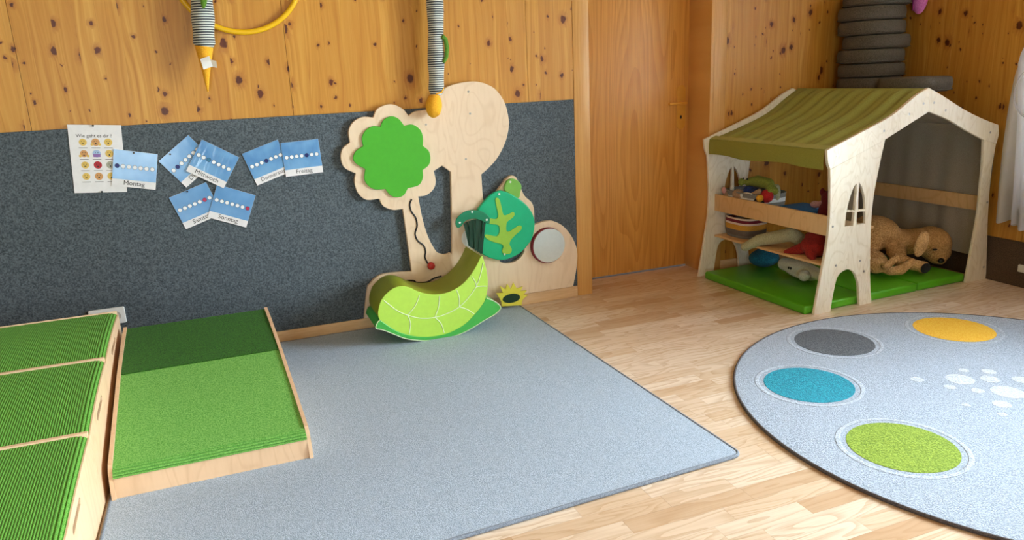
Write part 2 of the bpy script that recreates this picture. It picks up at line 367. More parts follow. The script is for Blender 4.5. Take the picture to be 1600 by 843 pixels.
D_FLOWER = [(0.7508, 1.0624, 1), (0.7705, 1.0941), (0.81, 1.1099), (0.8473, 1.0952), (0.8727, 1.0588, 1), (0.918, 1.0618), (0.9551, 1.0325), (0.9654, 0.9938), (0.9622, 0.9515, 1), (0.9913, 0.9237), (0.9973, 0.8845), (0.9859, 0.8509), (0.9512, 0.8278, 1), (0.95, 0.7888), (0.9249, 0.7519), (0.8664, 0.7417, 1), (0.8416, 0.7075), (0.8057, 0.6997), (0.772, 0.7143), (0.7489, 0.7484, 1), (0.6976, 0.7516), (0.6653, 0.7717), (0.6474, 0.8073), (0.6564, 0.8588, 1), (0.617, 0.8855), (0.6008, 0.916), (0.6192, 0.9519), (0.6561, 0.9723, 1), (0.6543, 1.0153), (0.6784, 1.0507), (0.7133, 1.0665)]
D_GROOVE1 = [(0.8846, 0.6814), (0.8721, 0.6566), (0.8766, 0.6196), (0.898, 0.5805), (0.9021, 0.5376), (0.8883, 0.4967), (0.8992, 0.4579), (0.9293, 0.4273), (0.9376, 0.3938), (0.932, 0.3619), (0.9466, 0.324)]
D_GROOVE2 = [(0.8236, 0.2488), (0.8609, 0.2424), (0.8763, 0.2303), (0.9306, 0.2248), (0.9758, 0.2406), (1.0151, 0.2462)]
D_KNOB = [(0.959, 0.3137)]
D_KNOB_R = 5.859676175790285
D_LEAF = [(1.3655, 0.6827), (1.4072, 0.6708), (1.4488, 0.6481), (1.4904, 0.6171), (1.5252, 0.5832), (1.5527, 0.5395), (1.5656, 0.4935), (1.5599, 0.4389), (1.5434, 0.3923), (1.5086, 0.3513), (1.4633, 0.3186), (1.4115, 0.3009), (1.3607, 0.2957), (1.3112, 0.3091), (1.2697, 0.3296), (1.2428, 0.3536), (1.2371, 0.402), (1.2346, 0.4564), (1.2441, 0.5023), (1.2598, 0.534), (1.2348, 0.5833), (1.2501, 0.6082), (1.2867, 0.6442), (1.3229, 0.6703)]
D_LEAFVEIN = [(1.3373, 0.6397), (1.3495, 0.6464), (1.3616, 0.6339), (1.3703, 0.5964), (1.3821, 0.5482), (1.4143, 0.5515), (1.4361, 0.5593), (1.4456, 0.5468), (1.4347, 0.529), (1.4016, 0.5089), (1.3934, 0.4861), (1.3943, 0.4588), (1.4098, 0.4536), (1.4392, 0.4673), (1.4686, 0.4797), (1.4842, 0.4724), (1.4783, 0.4525), (1.4447, 0.429), (1.4183, 0.4046), (1.4079, 0.3818), (1.4196, 0.3528), (1.4128, 0.3315), (1.3895, 0.3275), (1.3669, 0.3352), (1.3634, 0.3529), (1.3715, 0.3726), (1.3601, 0.3877), (1.3217, 0.4027), (1.2873, 0.4204), (1.2672, 0.4398), (1.2693, 0.4517), (1.2853, 0.4498), (1.3165, 0.4393), (1.3376, 0.4368), (1.3528, 0.4568), (1.3527, 0.484), (1.3407, 0.4988), (1.299, 0.5089), (1.2942, 0.5242), (1.3005, 0.5369), (1.3213, 0.5333), (1.3389, 0.5327), (1.349, 0.5518), (1.3423, 0.5993)]
D_HEAD = [(1.4016, 0.7114), (1.4167, 0.7332), (1.4489, 0.7402), (1.4837, 0.7205), (1.4968, 0.6926), (1.4883, 0.6599), (1.4799, 0.6319), (1.4516, 0.64), (1.4136, 0.6671), (1.3954, 0.6855)]
D_FROND = [(1.0971, 0.5356), (1.1042, 0.561), (1.1257, 0.5816), (1.1605, 0.5975), (1.1947, 0.5992), (1.2354, 0.5916), (1.2688, 0.5729), (1.2916, 0.5438), (1.2867, 0.5177), (1.2661, 0.522), (1.246, 0.5355), (1.2123, 0.5492), (1.1782, 0.5516), (1.1504, 0.5428), (1.1285, 0.5189), (1.1078, 0.5127)]
D_STRAND_TOP = [(1.148, 0.5323), (1.2651, 0.5359)]
D_STRAND_BOT = [(1.1702, 0.4161), (1.2332, 0.3679)]
D_WHITESPOT = [(1.1739, 0.4377)]
D_SCREWS = [(1.3607, 0.666), (1.3762, 0.3284), (1.1927, 0.5895), (1.121, 0.5395), (1.2725, 0.5379), (1.4315, 0.7239)]
D_MIRROR = [(1.6492, 0.3426)]
D_MIRROR_RIM = [(1.5524, 0.3545), (1.7564, 0.3294), (1.6525, 0.4449), (1.6457, 0.2356)]
D_SUN = [(1.3148, 0.1132, 1), (1.3536, 0.1098, 1), (1.338, 0.1525, 1), (1.37, 0.1282, 1), (1.3821, 0.1577, 1), (1.402, 0.1259, 1), (1.4191, 0.1605, 1), (1.4379, 0.123, 1), (1.4743, 0.1293, 1), (1.4588, 0.1059, 1), (1.4974, 0.1026, 1), (1.4784, 0.082, 1), (1.5049, 0.0757, 1), (1.471, 0.0514), (1.4636, 0.0207, 1), (1.3439, 0.0322, 1), (1.3396, 0.0655)]
D_SUNHOLE = [(1.4012, 0.0718)]
D_SUNHOLE_R = [(1.349, 0.0797), (1.455, 0.0637), (1.4024, 0.0984), (1.3999, 0.0451)]
D_BSCREWS = [(1.2278, 1.2108), (1.2303, 1.0983), (1.1931, 0.8653), (0.9893, 1.0576)]
D_RK_FACE = [(1.1478, 0.4062, 1), (1.1248, 0.3654), (1.0911, 0.3193), (1.0474, 0.2779), (0.9979, 0.2512), (0.9496, 0.238), (0.8959, 0.2379), (0.8436, 0.2504), (0.7991, 0.2704), (0.7681, 0.2915), (0.7304, 0.3049), (0.6917, 0.3027), (0.6548, 0.2818), (0.6269, 0.2532), (0.6109, 0.2161), (0.6049, 0.184), (0.6088, 0.1567, 1), (0.6383, 0.1285), (0.6865, 0.0868), (0.7429, 0.0568), (0.8011, 0.0379), (0.8675, 0.0286), (0.9356, 0.0308), (0.9916, 0.0458), (1.0415, 0.0689), (1.0854, 0.1036), (1.1225, 0.1395), (1.1493, 0.1806), (1.1648, 0.2336), (1.1678, 0.2881), (1.1617, 0.3435)]
D_RK_BASE = [(0.6088, 0.1567, 1), (0.5954, 0.1489), (0.5839, 0.1275), (0.586, 0.1151), (0.6169, 0.1033), (0.6598, 0.0778), (0.7157, 0.0444), (0.7669, 0.0253), (0.8259, 0.0116), (0.8931, 0.0068), (0.9615, 0.0076), (1.0316, 0.0215), (1.0889, 0.0435), (1.1467, 0.0692), (1.1976, 0.0891), (1.2272, 0.1091), (1.235, 0.122), (1.2252, 0.1411), (1.2013, 0.1622), (1.1602, 0.1859, 1), (1.1225, 0.1395), (1.0854, 0.1036), (1.0415, 0.0689), (0.9916, 0.0458), (0.9356, 0.0308), (0.8675, 0.0286), (0.8011, 0.0379), (0.7429, 0.0568), (0.6865, 0.0868), (0.6383, 0.1285)]
D_RK_VEINS = [[(0.6331, 0.2522), (0.6595, 0.2251), (0.6951, 0.1896), (0.7445, 0.1583), (0.8083, 0.1324), (0.8811, 0.1247), (0.9495, 0.1357), (1.0126, 0.1601), (1.0633, 0.2005), (1.1079, 0.2522), (1.1357, 0.3131), (1.1529, 0.3718)], [(0.8121, 0.2518), (0.7872, 0.2019), (0.7445, 0.1583)], [(0.7474, 0.1544), (0.7553, 0.1126), (0.7452, 0.0599)], [(0.9143, 0.2331), (0.905, 0.1769), (0.8826, 0.1259)], [(0.8843, 0.1222), (0.9122, 0.0867), (0.9244, 0.0362)], [(1.0047, 0.2502), (1.0156, 0.2077), (1.0126, 0.1601)], [(1.0126, 0.1601), (1.0528, 0.14), (1.0892, 0.11)], [(1.0905, 0.3092), (1.1059, 0.2764), (1.1114, 0.2517)], [(1.1079, 0.2522), (1.1357, 0.2516), (1.1656, 0.2473)]]
D_CARDS = {'poster': [(-0.6205, 1.1574), (-0.4096, 1.1419), (-0.4318, 0.8419), (-0.6431, 0.8577)], 'Montag': [(-0.458, 1.0387), (-0.2791, 1.0028), (-0.3123, 0.8406), (-0.4891, 0.8786)], 'Dienstag': [(-0.2742, 0.9765), (-0.1213, 1.0701), (-0.0601, 0.9564), (-0.1861, 0.8353)], 'Mittwoch': [(-0.0845, 1.0574), (0.0668, 0.9572), (-0.0148, 0.8235), (-0.1727, 0.9173)], 'Donnerstag': [(0.0855, 0.9754), (0.2581, 1.0285), (0.2975, 0.8771), (0.135, 0.8202)], 'Freitag': [(0.2648, 1.0144), (0.4435, 1.0217), (0.4511, 0.8576), (0.2746, 0.8487)], 'Samstag': [(-0.2634, 0.7982), (-0.0922, 0.8554), (-0.0399, 0.7009), (-0.2137, 0.6428)], 'Sonntag': [(-0.0457, 0.8388), (0.122, 0.7728), (0.0562, 0.6215), (-0.1095, 0.6926)]}
D_H_POST = [(0.0444, 0.76, 1), (0.0627, 0.5531), (0.0604, 0.3949), (0.0342, 0.2204), (-0.0013, -0.0054, 1), (0.1147, -0.0058, 1), (0.1234, 0.0738), (0.1381, 0.1568), (0.1567, 0.1964), (0.1934, 0.2145), (0.2256, 0.2153), (0.2599, 0.1963), (0.2866, 0.1597), (0.3048, 0.1112), (0.3217, -0.0045, 1), (0.4127, -0.0012, 1), (0.3851, 0.1521), (0.363, 0.3894), (0.3603, 0.5687), (0.3837, 0.7415), (0.4101, 0.883, 1)]
D_H_BEAML = [(0.0444, 0.76, 1), (0.03, 0.7863), (0.0209, 0.821), (0.016, 0.8585, 1), (0.2357, 0.9305), (0.4387, 1.0012), (0.6012, 1.0918), (0.6917, 1.1289, 1), (0.7096, 1.0053, 1), (0.4101, 0.883, 1)]
D_H_BEAMR = [(0.6917, 1.1289, 1), (0.8054, 1.0816), (0.9823, 1.0008), (1.1378, 0.9429), (1.2752, 0.9011, 1), (1.2874, 0.85), (1.277, 0.7967, 1), (1.1712, 0.8247, 1), (1.0, 0.8944), (0.8721, 0.9512), (0.7096, 1.0053, 1)]
D_H_POSTR = [(1.1712, 0.8247, 1), (1.1881, 0.6884), (1.1918, 0.568), (1.1973, 0.3928), (1.1797, 0.1986), (1.1612, 0.0041, 1), (1.3372, 0.0019, 1), (1.3094, 0.1997), (1.2794, 0.4367), (1.2665, 0.6474), (1.277, 0.7967, 1)]
D_H_PANES = [[(0.2278, 0.6665), (0.2352, 0.6564), (0.2346, 0.5401), (0.2225, 0.5342), (0.1873, 0.5381), (0.1818, 0.5459), (0.1914, 0.5911), (0.2098, 0.6424)], [(0.2543, 0.6699), (0.2725, 0.648), (0.2955, 0.5982), (0.3069, 0.537), (0.3012, 0.5304), (0.2656, 0.5331), (0.2585, 0.5399), (0.2504, 0.662)], [(0.1884, 0.5273), (0.2267, 0.5242), (0.2338, 0.5162), (0.2309, 0.4514, 1), (0.1737, 0.4522, 1), (0.1762, 0.5226)], [(0.2589, 0.5206), (0.3042, 0.518), (0.3096, 0.5125), (0.3156, 0.4572), (0.3111, 0.4541), (0.2628, 0.4525), (0.2558, 0.4582), (0.2529, 0.5164)]]
D_H_SCREWS = [(0.0838, 0.8249), (0.0881, 0.4636), (0.1297, 0.2508), (0.3, 0.253), (0.333, 0.1905), (0.394, 0.9274), (0.5649, 1.0013), (0.6626, 1.05), (0.7415, 1.0505), (0.8356, 1.0059), (1.2142, 0.8634), (1.2613, 0.4651), (1.3, 0.0761)]
D_DOG = [('e', (3.674, 3.36, 0.263), (0.122, 0.16, 0.095), (0, 0, 0)), ('e', (3.611, 3.38, 0.223), (0.101, 0.15, 0.101), (0, 0, 0)), ('e', (3.765, 3.32, 0.21), (0.117, 0.14, 0.079), (0, 15, 0)), ('e', (3.845, 3.28, 0.189), (0.09, 0.12, 0.079), (0, 0, 0)), ('e', (3.908, 3.25, 0.194), (0.083, 0.11, 0.076), (0, 0, 0)), ('e', (3.97, 3.2, 0.185), (0.094, 0.125, 0.099), (0, 0, 0)), ('e', (3.978, 3.17, 0.132), (0.08, 0.09, 0.066), (0, 0, 0)), ('c', (3.953, 3.14, 0.117), 0.054, (3.951, 3.11, 0.102), 0.035), ('e', (3.958, 3.11, 0.111), (0.026, 0.035, 0.026), (0, 0, 0)), ('c', (3.687, 3.2, 0.163), 0.057, (3.636, 3.13, 0.13), 0.041), ('c', (3.625, 3.12, 0.134), 0.041, (3.691, 3.08, 0.11), 0.034), ('c', (3.68, 3.07, 0.11), 0.034, (3.72, 3.05, 0.1), 0.034), ('e', (3.729, 3.04, 0.096), (0.036, 0.04, 0.038), (0, 0, 0)), ('c', (3.444, 3.05, 0.137), 0.025, (3.499, 3.03, 0.184), 0.019), ('c', (3.48, 3.09, 0.106), 0.024, (3.497, 3.07, 0.099), 0.026), ('c', (3.505, 3.07, 0.095), 0.026, (3.566, 3.05, 0.1), 0.03), ('c', (3.566, 3.05, 0.1), 0.03, (3.608, 3.02, 0.151), 0.022), ('c', (3.429, 3.13, 0.133), 0.035, (3.46, 3.1, 0.142), 0.032), ('e', (3.444, 3.12, 0.104), (0.038, 0.04, 0.026), (0, 0, 0)), ('e', (3.534, 3.25, 0.117), (0.079, 0.12, 0.073), (0, 0, 0))]
D_DOG_EAR = [('e', (3.706, 3.05, 0.236), (0.047, 0.024, 0.08), (0, 20, 0))]
D_DOG_EAR2 = [('e', (4.189, 3.3, 0.169), (0.025, 0.03, 0.066), (0, 0, 0))]
D_DOG_NOSE = [('e', (3.887, 3.055, 0.112), (0.02, 0.016, 0.016), (0, 0, 0))]
D_DOG_EYE = [('e', (3.84, 3.066, 0.182), (0.017, 0.012, 0.006), (0, 0, 0))]
D_DOG_PAD = [('e', (3.715, 3.012, 0.098), (0.034, 0.02, 0.028), (0, -35, 0))]
WDOTS = [(2.672, 1.957, 0.055), (2.775, 1.905, 0.037), (2.722, 1.792, 0.061), (2.602, 1.73, 0.034), (2.525, 1.671, 0.018), (2.483, 1.783, 0.017), (2.634, 1.85, 0.025), (2.572, 1.922, 0.024), (2.766, 2.014, 0.021), (2.841, 1.96, 0.029), (2.877, 1.845, 0.038)]

# ================================================================== the room
YW = 3.80; YWR = 3.875; XR = 4.115; XL = -2.2; YN = -3.0; ZC = 2.6
DX0, DX1 = 1.949, 2.795
wb = struct('wall_back', merge(box(XL - .1, 1.852, YW + .012, 4.14, 0, ZC), box(2.915, XR + .1, YWR + .012, 4.14, 0, ZC), box(1.852, 2.915, YW + .05, 4.14, 2.06, ZC)), M_PINE_B)
for a, b, y, z0 in [(XL, -0.76, YW, 0), (-0.76, 0.3425, YW, 0), (0.3425, 1.5805, YW, 0), (1.5805, 1.852, YW, 0), (1.852, 2.915, YW, 2.06), (2.915, XR, YWR, 0)]:
    obj('wall_panel', box(a + .0008, b - .0008, y, y + .012, z0, ZC, .0006, 1), M_PINE_B, wb)
WIN = [(0.45, 2.75, 0.55, 2.25), (-2.4, -0.4, 0.55, 2.25)]
segs = [box(XR + .012, XR + .25, 2.75, 4.1, 0, ZC), box(XR + .012, XR + .25, -0.4, 0.45, 0, ZC), box(XR + .012, XR + .25, YN - .1, -2.4, 0, ZC)]
for y0, y1, z0, z1 in WIN: segs += [box(XR + .012, XR + .25, y0, y1, 0, z0), box(XR + .012, XR + .25, y0, y1, z1, ZC)]
wr = struct('wall_right', merge(*segs), M_PINE_R)
for a, b, zt in [(2.75, 3.32, ZC), (3.32, 3.875, ZC), (-0.4, 0.45, ZC), (1.5, 2.75, .55)]:
    obj('wall_panel', box(XR, XR + .012, a + .0008, b - .0008, 0, zt, .0006, 1), M_PINE_R, wr)
struct('wall_left', box(XL - .1, XL, YN, YW + .3, 0, ZC), M_WALLDIM)
FW = (-1.7, -0.5, 0.1, 2.1)
struct('wall_front', merge(box(XL, FW[0], YN - .15, YN, 0, ZC), box(FW[1], XR, YN - .15, YN, 0, ZC), box(FW[0], FW[1], YN - .15, YN, 0, FW[2]), box(FW[0], FW[1], YN - .15, YN, FW[3], ZC)), M_WALLDIM)
struct('ceiling', box(XL, XR + .25, YN, 4.14, ZC, ZC + .1), M_CEIL)
def glass():
    s = NT('window_glass'); t = s.t; t.nodes.remove(s.b)
    tr = s.n('BsdfTransparent', {0: (0.96, 0.98, 0.97, 1)}); gl = s.n('BsdfGlossy', {'Roughness': 0.02}); fr = s.n('Fresnel', {'IOR': 1.5})
    mx = s.n('MixShader', {0: fr.outputs[0], 1: tr.outputs[0], 2: gl.outputs[0]}); t.links.new(mx.outputs[0], t.nodes['Material Output'].inputs[0]); return s.m
M_GLASS = glass()
def window(name, fix, a0, a1, z0, z1, side):
    def bx(p0, p1, d0, d1, q0, q1, bev=.004): return box(d0, d1, p0, p1, q0, q1, bev) if side == 'x' else box(p0, p1, d0, d1, q0, q1, bev)
    d0, d1 = fix; m = (a0 + a1) / 2
    w = struct(name, merge(bx(a0, a0 + .06, d0, d1, z0, z1), bx(a1 - .06, a1, d0, d1, z0, z1), bx(a0 + .06, a1 - .06, d0, d1, z0, z0 + .06), bx(a0 + .06, a1 - .06, d0, d1, z1 - .06, z1)), M_CASING)
    obj('mullion', bx(m - .04, m + .04, d0, d1, z0 + .06, z1 - .06), M_CASING, w)
    for p, q in ((a0 + .06, m - .04), (m + .04, a1 - .06)): obj('pane', bx(p, q, (d0 + d1) / 2 - .004, (d0 + d1) / 2 + .004, z0 + .06, z1 - .06, 0), M_GLASS, w)
window('window_1', (XR + .08, XR + .15), *WIN[0], 'x'); window('window_2', (XR + .08, XR + .15), *WIN[1], 'x')
window('added_window_3', (YN - .11, YN - .04), FW[0], FW[1], FW[2], FW[3], 'y')  # unseen window added for the fill lamp, sited to reflect in the cards

# floor: parquet strips laid along the back wall, each visible strip its own piece
fl = struct('floor', box(XL, XR, YN, 4.14, -.12, -.010), M_DARK)
RUG_C = (2.708, 1.747); RUG_R = 1.037
def seen(x, y):
    if -.46 < x < 1.44 and 1.84 < y < 3.7: return False
    if math.hypot(x - RUG_C[0], y - RUG_C[1]) < RUG_R - .2: return False
    if 2.78 < x < 4.0 and 2.98 < y < 3.7: return False
    if y > 4.08: return False
    w = (x, y, -1.29); d = sum(a * b for a, b in zip(w, RF))
    if d < .3: return False
    px = 800 + 1155 * sum(a * b for a, b in zip(w, RX)) / d; py = 421.5 + 1155 * sum(a * b for a, b in zip(w, RD)) / d
    return -60 < px < 1660 and -40 < py < 870
rows = int((4.13 - YN) / .068); near, far = [], []
rf = random.Random(3)
for r in range(rows):
    y0 = YN + r * .068; x = XL - rf.random() * .3
    while x < XR:
        L = rf.choice([.24, .3, .36, .42, .5]); x1 = min(x + L, XR)
        xa = max(x, XL)
        if x1 - xa > .01:
            hit = any(seen(xa + (x1 - xa) * t, y0 + .034) for t in (.0, .25, .5, .75, 1.0))
            (near if hit else far).append((xa, x1, y0))
        x += L
near.sort(key=lambda q: math.hypot((q[0] + q[1]) / 2, q[2])); far += near[296:]; near = near[:296]
strip_me = box(0, 1, 0, .0674, -.0099, 0); strip_me.materials.append(M_FLOOR); strip_me.name = 'parquet_strip'
for xa, x1, y0 in near:
    o = bpy.data.objects.new('parquet_strip', strip_me); COL.objects.link(o); o.parent = fl; o.location = (xa, y0, 0); o.scale = (x1 - xa - .0006, 1, 1)
vs, fs, rv = [], [], []
for xa, x1, y0 in far:
    b = len(vs); X1 = x1 - .0006; Y1 = y0 + .0674
    vs += [(xa, y0, 0), (X1, y0, 0), (X1, Y1, 0), (xa, Y1, 0), (xa, y0, -.0099), (X1, y0, -.0099), (X1, Y1, -.0099), (xa, Y1, -.0099)]
    fs += [(b, b + 1, b + 2, b + 3), (b, b + 4, b + 5, b + 1), (b + 1, b + 5, b + 6, b + 2), (b + 2, b + 6, b + 7, b + 3), (b + 3, b + 7, b + 4, b)]; rv += [rf.random()] * 5
me = bpy.data.meshes.new('strips'); me.from_pydata(vs, [], fs); me.attributes.new('rnd', 'FLOAT', 'FACE').data.foreach_set('value', rv)
obj('parquet_strips', me, M_FLOOR, fl, kind='stuff')

# wall felt, baseboards
struct('trim_1', box(XL, 1.848, YW - .01, YW, .066, 1.139, .002), M_FELT)
struct('trim_2', box(XR - .008, XR, YN, 3.875, 0, .258, .002), M_FELT_BROWN)
struct('baseboard_back', merge(box(XL, 1.846, YW - .015, YW, 0, .066, .002), box(2.915, XR - .01, YWR - .012, YWR, 0, .062, .002)), M_BASE)

# door
door = struct('door_1', box(DX0 - .03, DX1 + .004, 4.085, 4.125, .006, 2.02, .002), M_DOOR)
obj('casing', box(1.852, DX0, YW - .004, YW + .016, 0, 2.06, .003), M_CASING, door)
obj('casing', box(DX1 + .012, 2.915, YWR - .012, YWR + .012, 0, 2.06, .003), M_CASING, door)
obj('casing', box(1.852, 2.915, YW + .016, YW + .05, 2.0, 2.1, .003), M_CASING, door)
obj('jamb', box(1.9, DX0 - .002, YW + .016, 4.085, 0, 2.0), M_CASING, door)
obj('jamb', box(DX1, DX1 + .03, YWR - .02, 4.085, 0, 2.0, .002), M_CASING, door)
obj('jamb', box(1.9, DX1 + .03, YW + .05, 4.085, 2.0, 2.03), M_CASING, door)
pl = [(.033 * math.cos(a), (.105 if 0 <= a <= math.pi else -.105) + .033 * math.sin(a)) for a in [math.pi * k / 8 for k in range(9)] + [math.pi + math.pi * k / 8 for k in range(9)]]
hp_ = obj('handle_plate', xform(plate([pl], .006), lambda v: v + Vector((2.742, 4.079, 1.041))), M_BRASS, door)
obj('lever', merge(tube([(2.745, 4.079, 1.068), (2.745, 4.045, 1.068), (2.74, 4.035, 1.068)], .011), tube([(2.75, 4.035, 1.068), (2.70, 4.033, 1.069), (2.625, 4.036, 1.066)], .010)), M_BRASS, hp_)
obj('keyhole', xform(plate([[(.007 * math.cos(2 * math.pi * k / 12), .012 * math.sin(2 * math.pi * k / 12)) for k in range(12)]], .002, .0005), lambda v: v + Vector((2.741, 4.0775, .98))), M_BLACK, hp_)

# ================================================================== wall play panel
pp = thing('wall_play_panel', 'birch plywood play panel cut as two trees and a hill, screwed to the felt wall', 'play panel', (1.2, YW - .03, .07))
YB0 = 3.762
def pw(name, me, m, y=YB0, label=None, par=None): return obj(name, shift(me, 0, y, 0), m, par or pp, label, world=True)
pw('board', plate([smooth_path(D_BOARD), smooth_path(D_HOLE_TRUNK), smooth_path(D_HOLE_LEAF)], .027, .002), M_PLY)
pw('flower_crown', plate([smooth_path(D_FLOWER)], .012, .002), M_GREEN, YB0 - .012)
kx, kz = D_KNOB[0]
def groove(pts): return tube([(x, YB0 - .0006, z) for x, z in smooth_path(pts, 5, False)], .0045)
obj('maze_groove', groove(D_GROOVE1), M_BLACK, pp, world=True); obj('maze_groove', groove(D_GROOVE2), M_BLACK, pp, world=True)
obj('slider_knob', xform(lathe([(.012, .03), (.018, .026), (.0205, .016), (.0205, .006), (.016, 0)], 24), lambda v: Vector((kx + v.x, YB0 - v.z, kz + v.y))), M_RED, pp, world=True)
lf = pw('leaf_pad', plate([smooth_path(D_LEAF)], .024, .006, 3), M_EMER, YB0 - .026)
pw('leaf_vein', plate([smooth_path(D_LEAFVEIN)], .004, .001), M_LIMEVEIN, YB0 - .030, par=lf)
pw('turtle_head', plate([smooth_path(D_HEAD)], .02, .005, 3), M_HEADGR, YB0 - .021)
fr = pw('fringe_cap', plate([smooth_path(D_FROND)], .006, .002), M_FROND, YB0 - .056)
(ax, az), (bx_, bz) = D_STRAND_TOP; (cx, cz), (dx, dz) = D_STRAND_BOT
for k in range(9):
    t = k / 8; x0, z0 = ax + (bx_ - ax) * t, az + (bz - az) * t + .012 * math.sin(math.pi * t); x1, z1 = cx + (dx - cx) * t, cz + (dz - cz) * t - .012
    def fn(u, v, x0=x0, z0=z0, x1=x1, z1=z1, k=k):
        x = x0 + (x1 - x0) * v ** .7 + (u - .5) * .015; return Vector((x, YB0 - .049 + .004 * math.sin(k * 2.1 + v * 3) - .006 * v + (k % 2) * .003, z0 + (z1 - z0) * v))
    obj('fringe_strip', cloth(2, 8, fn, .0012), M_STRAND, fr, world=True)
for x, z in D_SCREWS[:2]: pw('press_stud', shift(disc_y(.006, .003, 14, .001), x, 0, z), M_WHITE, YB0 - .031)
for x, z in D_SCREWS[2:5]: pw('press_stud', shift(disc_y(.006, .003, 14, .001), x, 0, z), M_WHITE, YB0 - .058)
x, z = D_SCREWS[5]; pw('press_stud', shift(disc_y(.006, .003, 14, .001), x, 0, z), M_WHITE, YB0 - .024)
x, z = D_WHITESPOT[0]; pw('mirror', shift(disc_y(.052, .002, 30, .0005), x + .02, 0, z), M_WHITE, YB0 - .002, 'white round mirror behind the green fringe')
x, z = D_MIRROR[0]
rm = pw('drum_rim', shift(disc_y(.103, .02, 44, .003), x - .004, 0, z), M_MAROON, YB0 - .02)
pw('drum_face', shift(disc_y(.098, .003, 44, .001), x + .001, 0, z), M_MIRROR, YB0 - .023, 'dull silver drum face', par=rm)
sf = pw('yellow_sun', plate([smooth_path(D_SUN, 4)], .010, .0015), M_SUN, YB0 - .036)
pw('sun_hole', plate([[(1.4020 + .053 * math.cos(a), .0715 + .0265 * math.sin(a)) for a in [2 * math.pi * k / 28 for k in range(28)]]], .002, .0005), M_HOLE, YB0 - .0375, par=sf)
pw('spacer', box(1.37, 1.43, 0, .026, .055, .10), M_PLY, YB0 - .026, par=sf)
for x, z in D_BSCREWS: pw('screw', shift(disc_y(.0055, .002, 12, .0006), x, 0, z), M_STEEL, YB0 - .0015)

# ================================================================== posters and weekday cards on the felt
def frame_of(q):
    c = sum((Vector(p) for p in q), Vector((0, 0))) / 4
    a = Vector(q[1]) - Vector(q[0]) + Vector(q[2]) - Vector(q[3]); return c, math.atan2(a.y, a.x)
def card_thing(name, label, cat, q, y, group=None):
    c, a = frame_of(q); return thing(name, label, cat, (c.x, y, c.y), rot=(0, -a, 0), group=group)
def ellipse(x, z, rx, rz, n=20): return [(x + rx * math.cos(2 * math.pi * k / n), z + rz * math.sin(2 * math.pi * k / n)) for k in range(n)]
def flat(loops, y, th=.0003): return shift(plate(loops, th, .00005, 0), 0, y, 0)
M_PAPER = plain('white_paper', rgb(238, 236, 238), 0.5)
def laminated(name, a, b, wave):
    s = NT(name); p = s.pos(); n = s.noise(p, 9.0, 2.0)
    s.col(s.mix(s.step(n, .3, .7), a, b)); w = s.noise(s.scl(p, (26, 26, 9)), 1.0, 2.0); s.bump(w, wave, .004)
    return s.set(Roughness=.12).m
M_BLUE = laminated('laminated_blue', rgb(96, 152, 206), rgb(116, 168, 218), .12); M_BLUEWAVY = laminated('wavy_laminated_blue', rgb(92, 146, 202), rgb(124, 176, 222), .6)
M_INK = plain('black_ink', rgb(22, 22, 24), .5); M_GREYINK = plain('grey_ink', rgb(120, 116, 118), .5); M_DOTWHITE = plain('white_print', rgb(240, 244, 248), .4)
M_NAVY = plain('navy_print', rgb(10, 30, 110), .4); M_TEALP = plain('teal_print', rgb(40, 120, 160), .4); M_CRIMSON = plain('crimson_print', rgb(186, 40, 84), .4)
def dot_mesh(m):
    me = lathe([(.0100, .0003), (.0100, 0.0), (.0086, -.0001)], 20); xform(me, lambda v: Vector((v.x, v.z, v.y)))
    me.materials.append(M_INK); me.materials.append(m); me.polygons[len(me.polygons) - 1].material_index = 1; return me
DOT_ME = [dot_mesh(m) for m in (M_DOTWHITE, M_NAVY, M_TEALP, M_CRIMSON)]
def weekday(word, q, y, active, col, label, mat, pin=(0.0, .079), size=.029):
    t = card_thing('weekday_card', label, 'card', q, y, 'weekday cards pinned to the grey felt')
    w, h = .18, .165
    obj('sheet', xform(box(-w / 2, w / 2, 0, .001, -h / 2, h / 2), lambda v: v), M_PAPER, t)
    obj('picture', box(-w / 2 + .0004, w / 2 - .0004, -.0004, 0, -h / 2 + .033, h / 2 - .0004), mat, t)
    for k in range(7):
        x = -.0725 + k * .0240
        o = obj('dot', DOT_ME[0] if k != active else DOT_ME[1 + (M_NAVY, M_TEALP, M_CRIMSON).index(col)], M_INK, t); o.location = (x, -.0006, .010)
    obj('lettering', shift(text(word, size), 0, -.0003, -h / 2 + .018), M_INK, t)
    if pin: obj('pin', xform(lathe([(.003, 0), (.0045, .004), (.004, .007)], 12), lambda v: Vector((pin[0] + v.x, -v.z, pin[1] + v.y))), M_BLACK, t)
y0 = YW - .0125
WK = D_CARDS
weekday('Montag', WK['Montag'], y0 - .004, 0, M_NAVY, 'blue card reading Montag, overlapping the white smiley poster', M_BLUE, (-.008, .076))
weekday('Dienstag', WK['Dienstag'], y0 - .001, 1, M_NAVY, 'tilted blue card half covered by the Mittwoch card, lettering starting Die', M_BLUE, (-.030, .072))
weekday('Mittwoch', WK['Mittwoch'], y0 - .008, 2, M_TEALP, 'shiny blue card reading Mittwoch, overlapping the Dienstag card', M_BLUEWAVY, None)
weekday('Donnerstag', WK['Donnerstag'], y0 - .001, 3, M_NAVY, 'blue card reading Donnerstag, its right edge under the Freitag card', M_BLUEWAVY, None, size=.0265)
weekday('Freitag', WK['Freitag'], y0 - .005, 4, M_NAVY, 'blue card reading Freitag, rightmost of all the cards', M_BLUEWAVY, None)
weekday('Samstag', WK['Samstag'], y0 - .001, 5, M_CRIMSON, 'blue card reading Samstag with a red sixth dot, below Dienstag', M_BLUE, (-.004, .076))
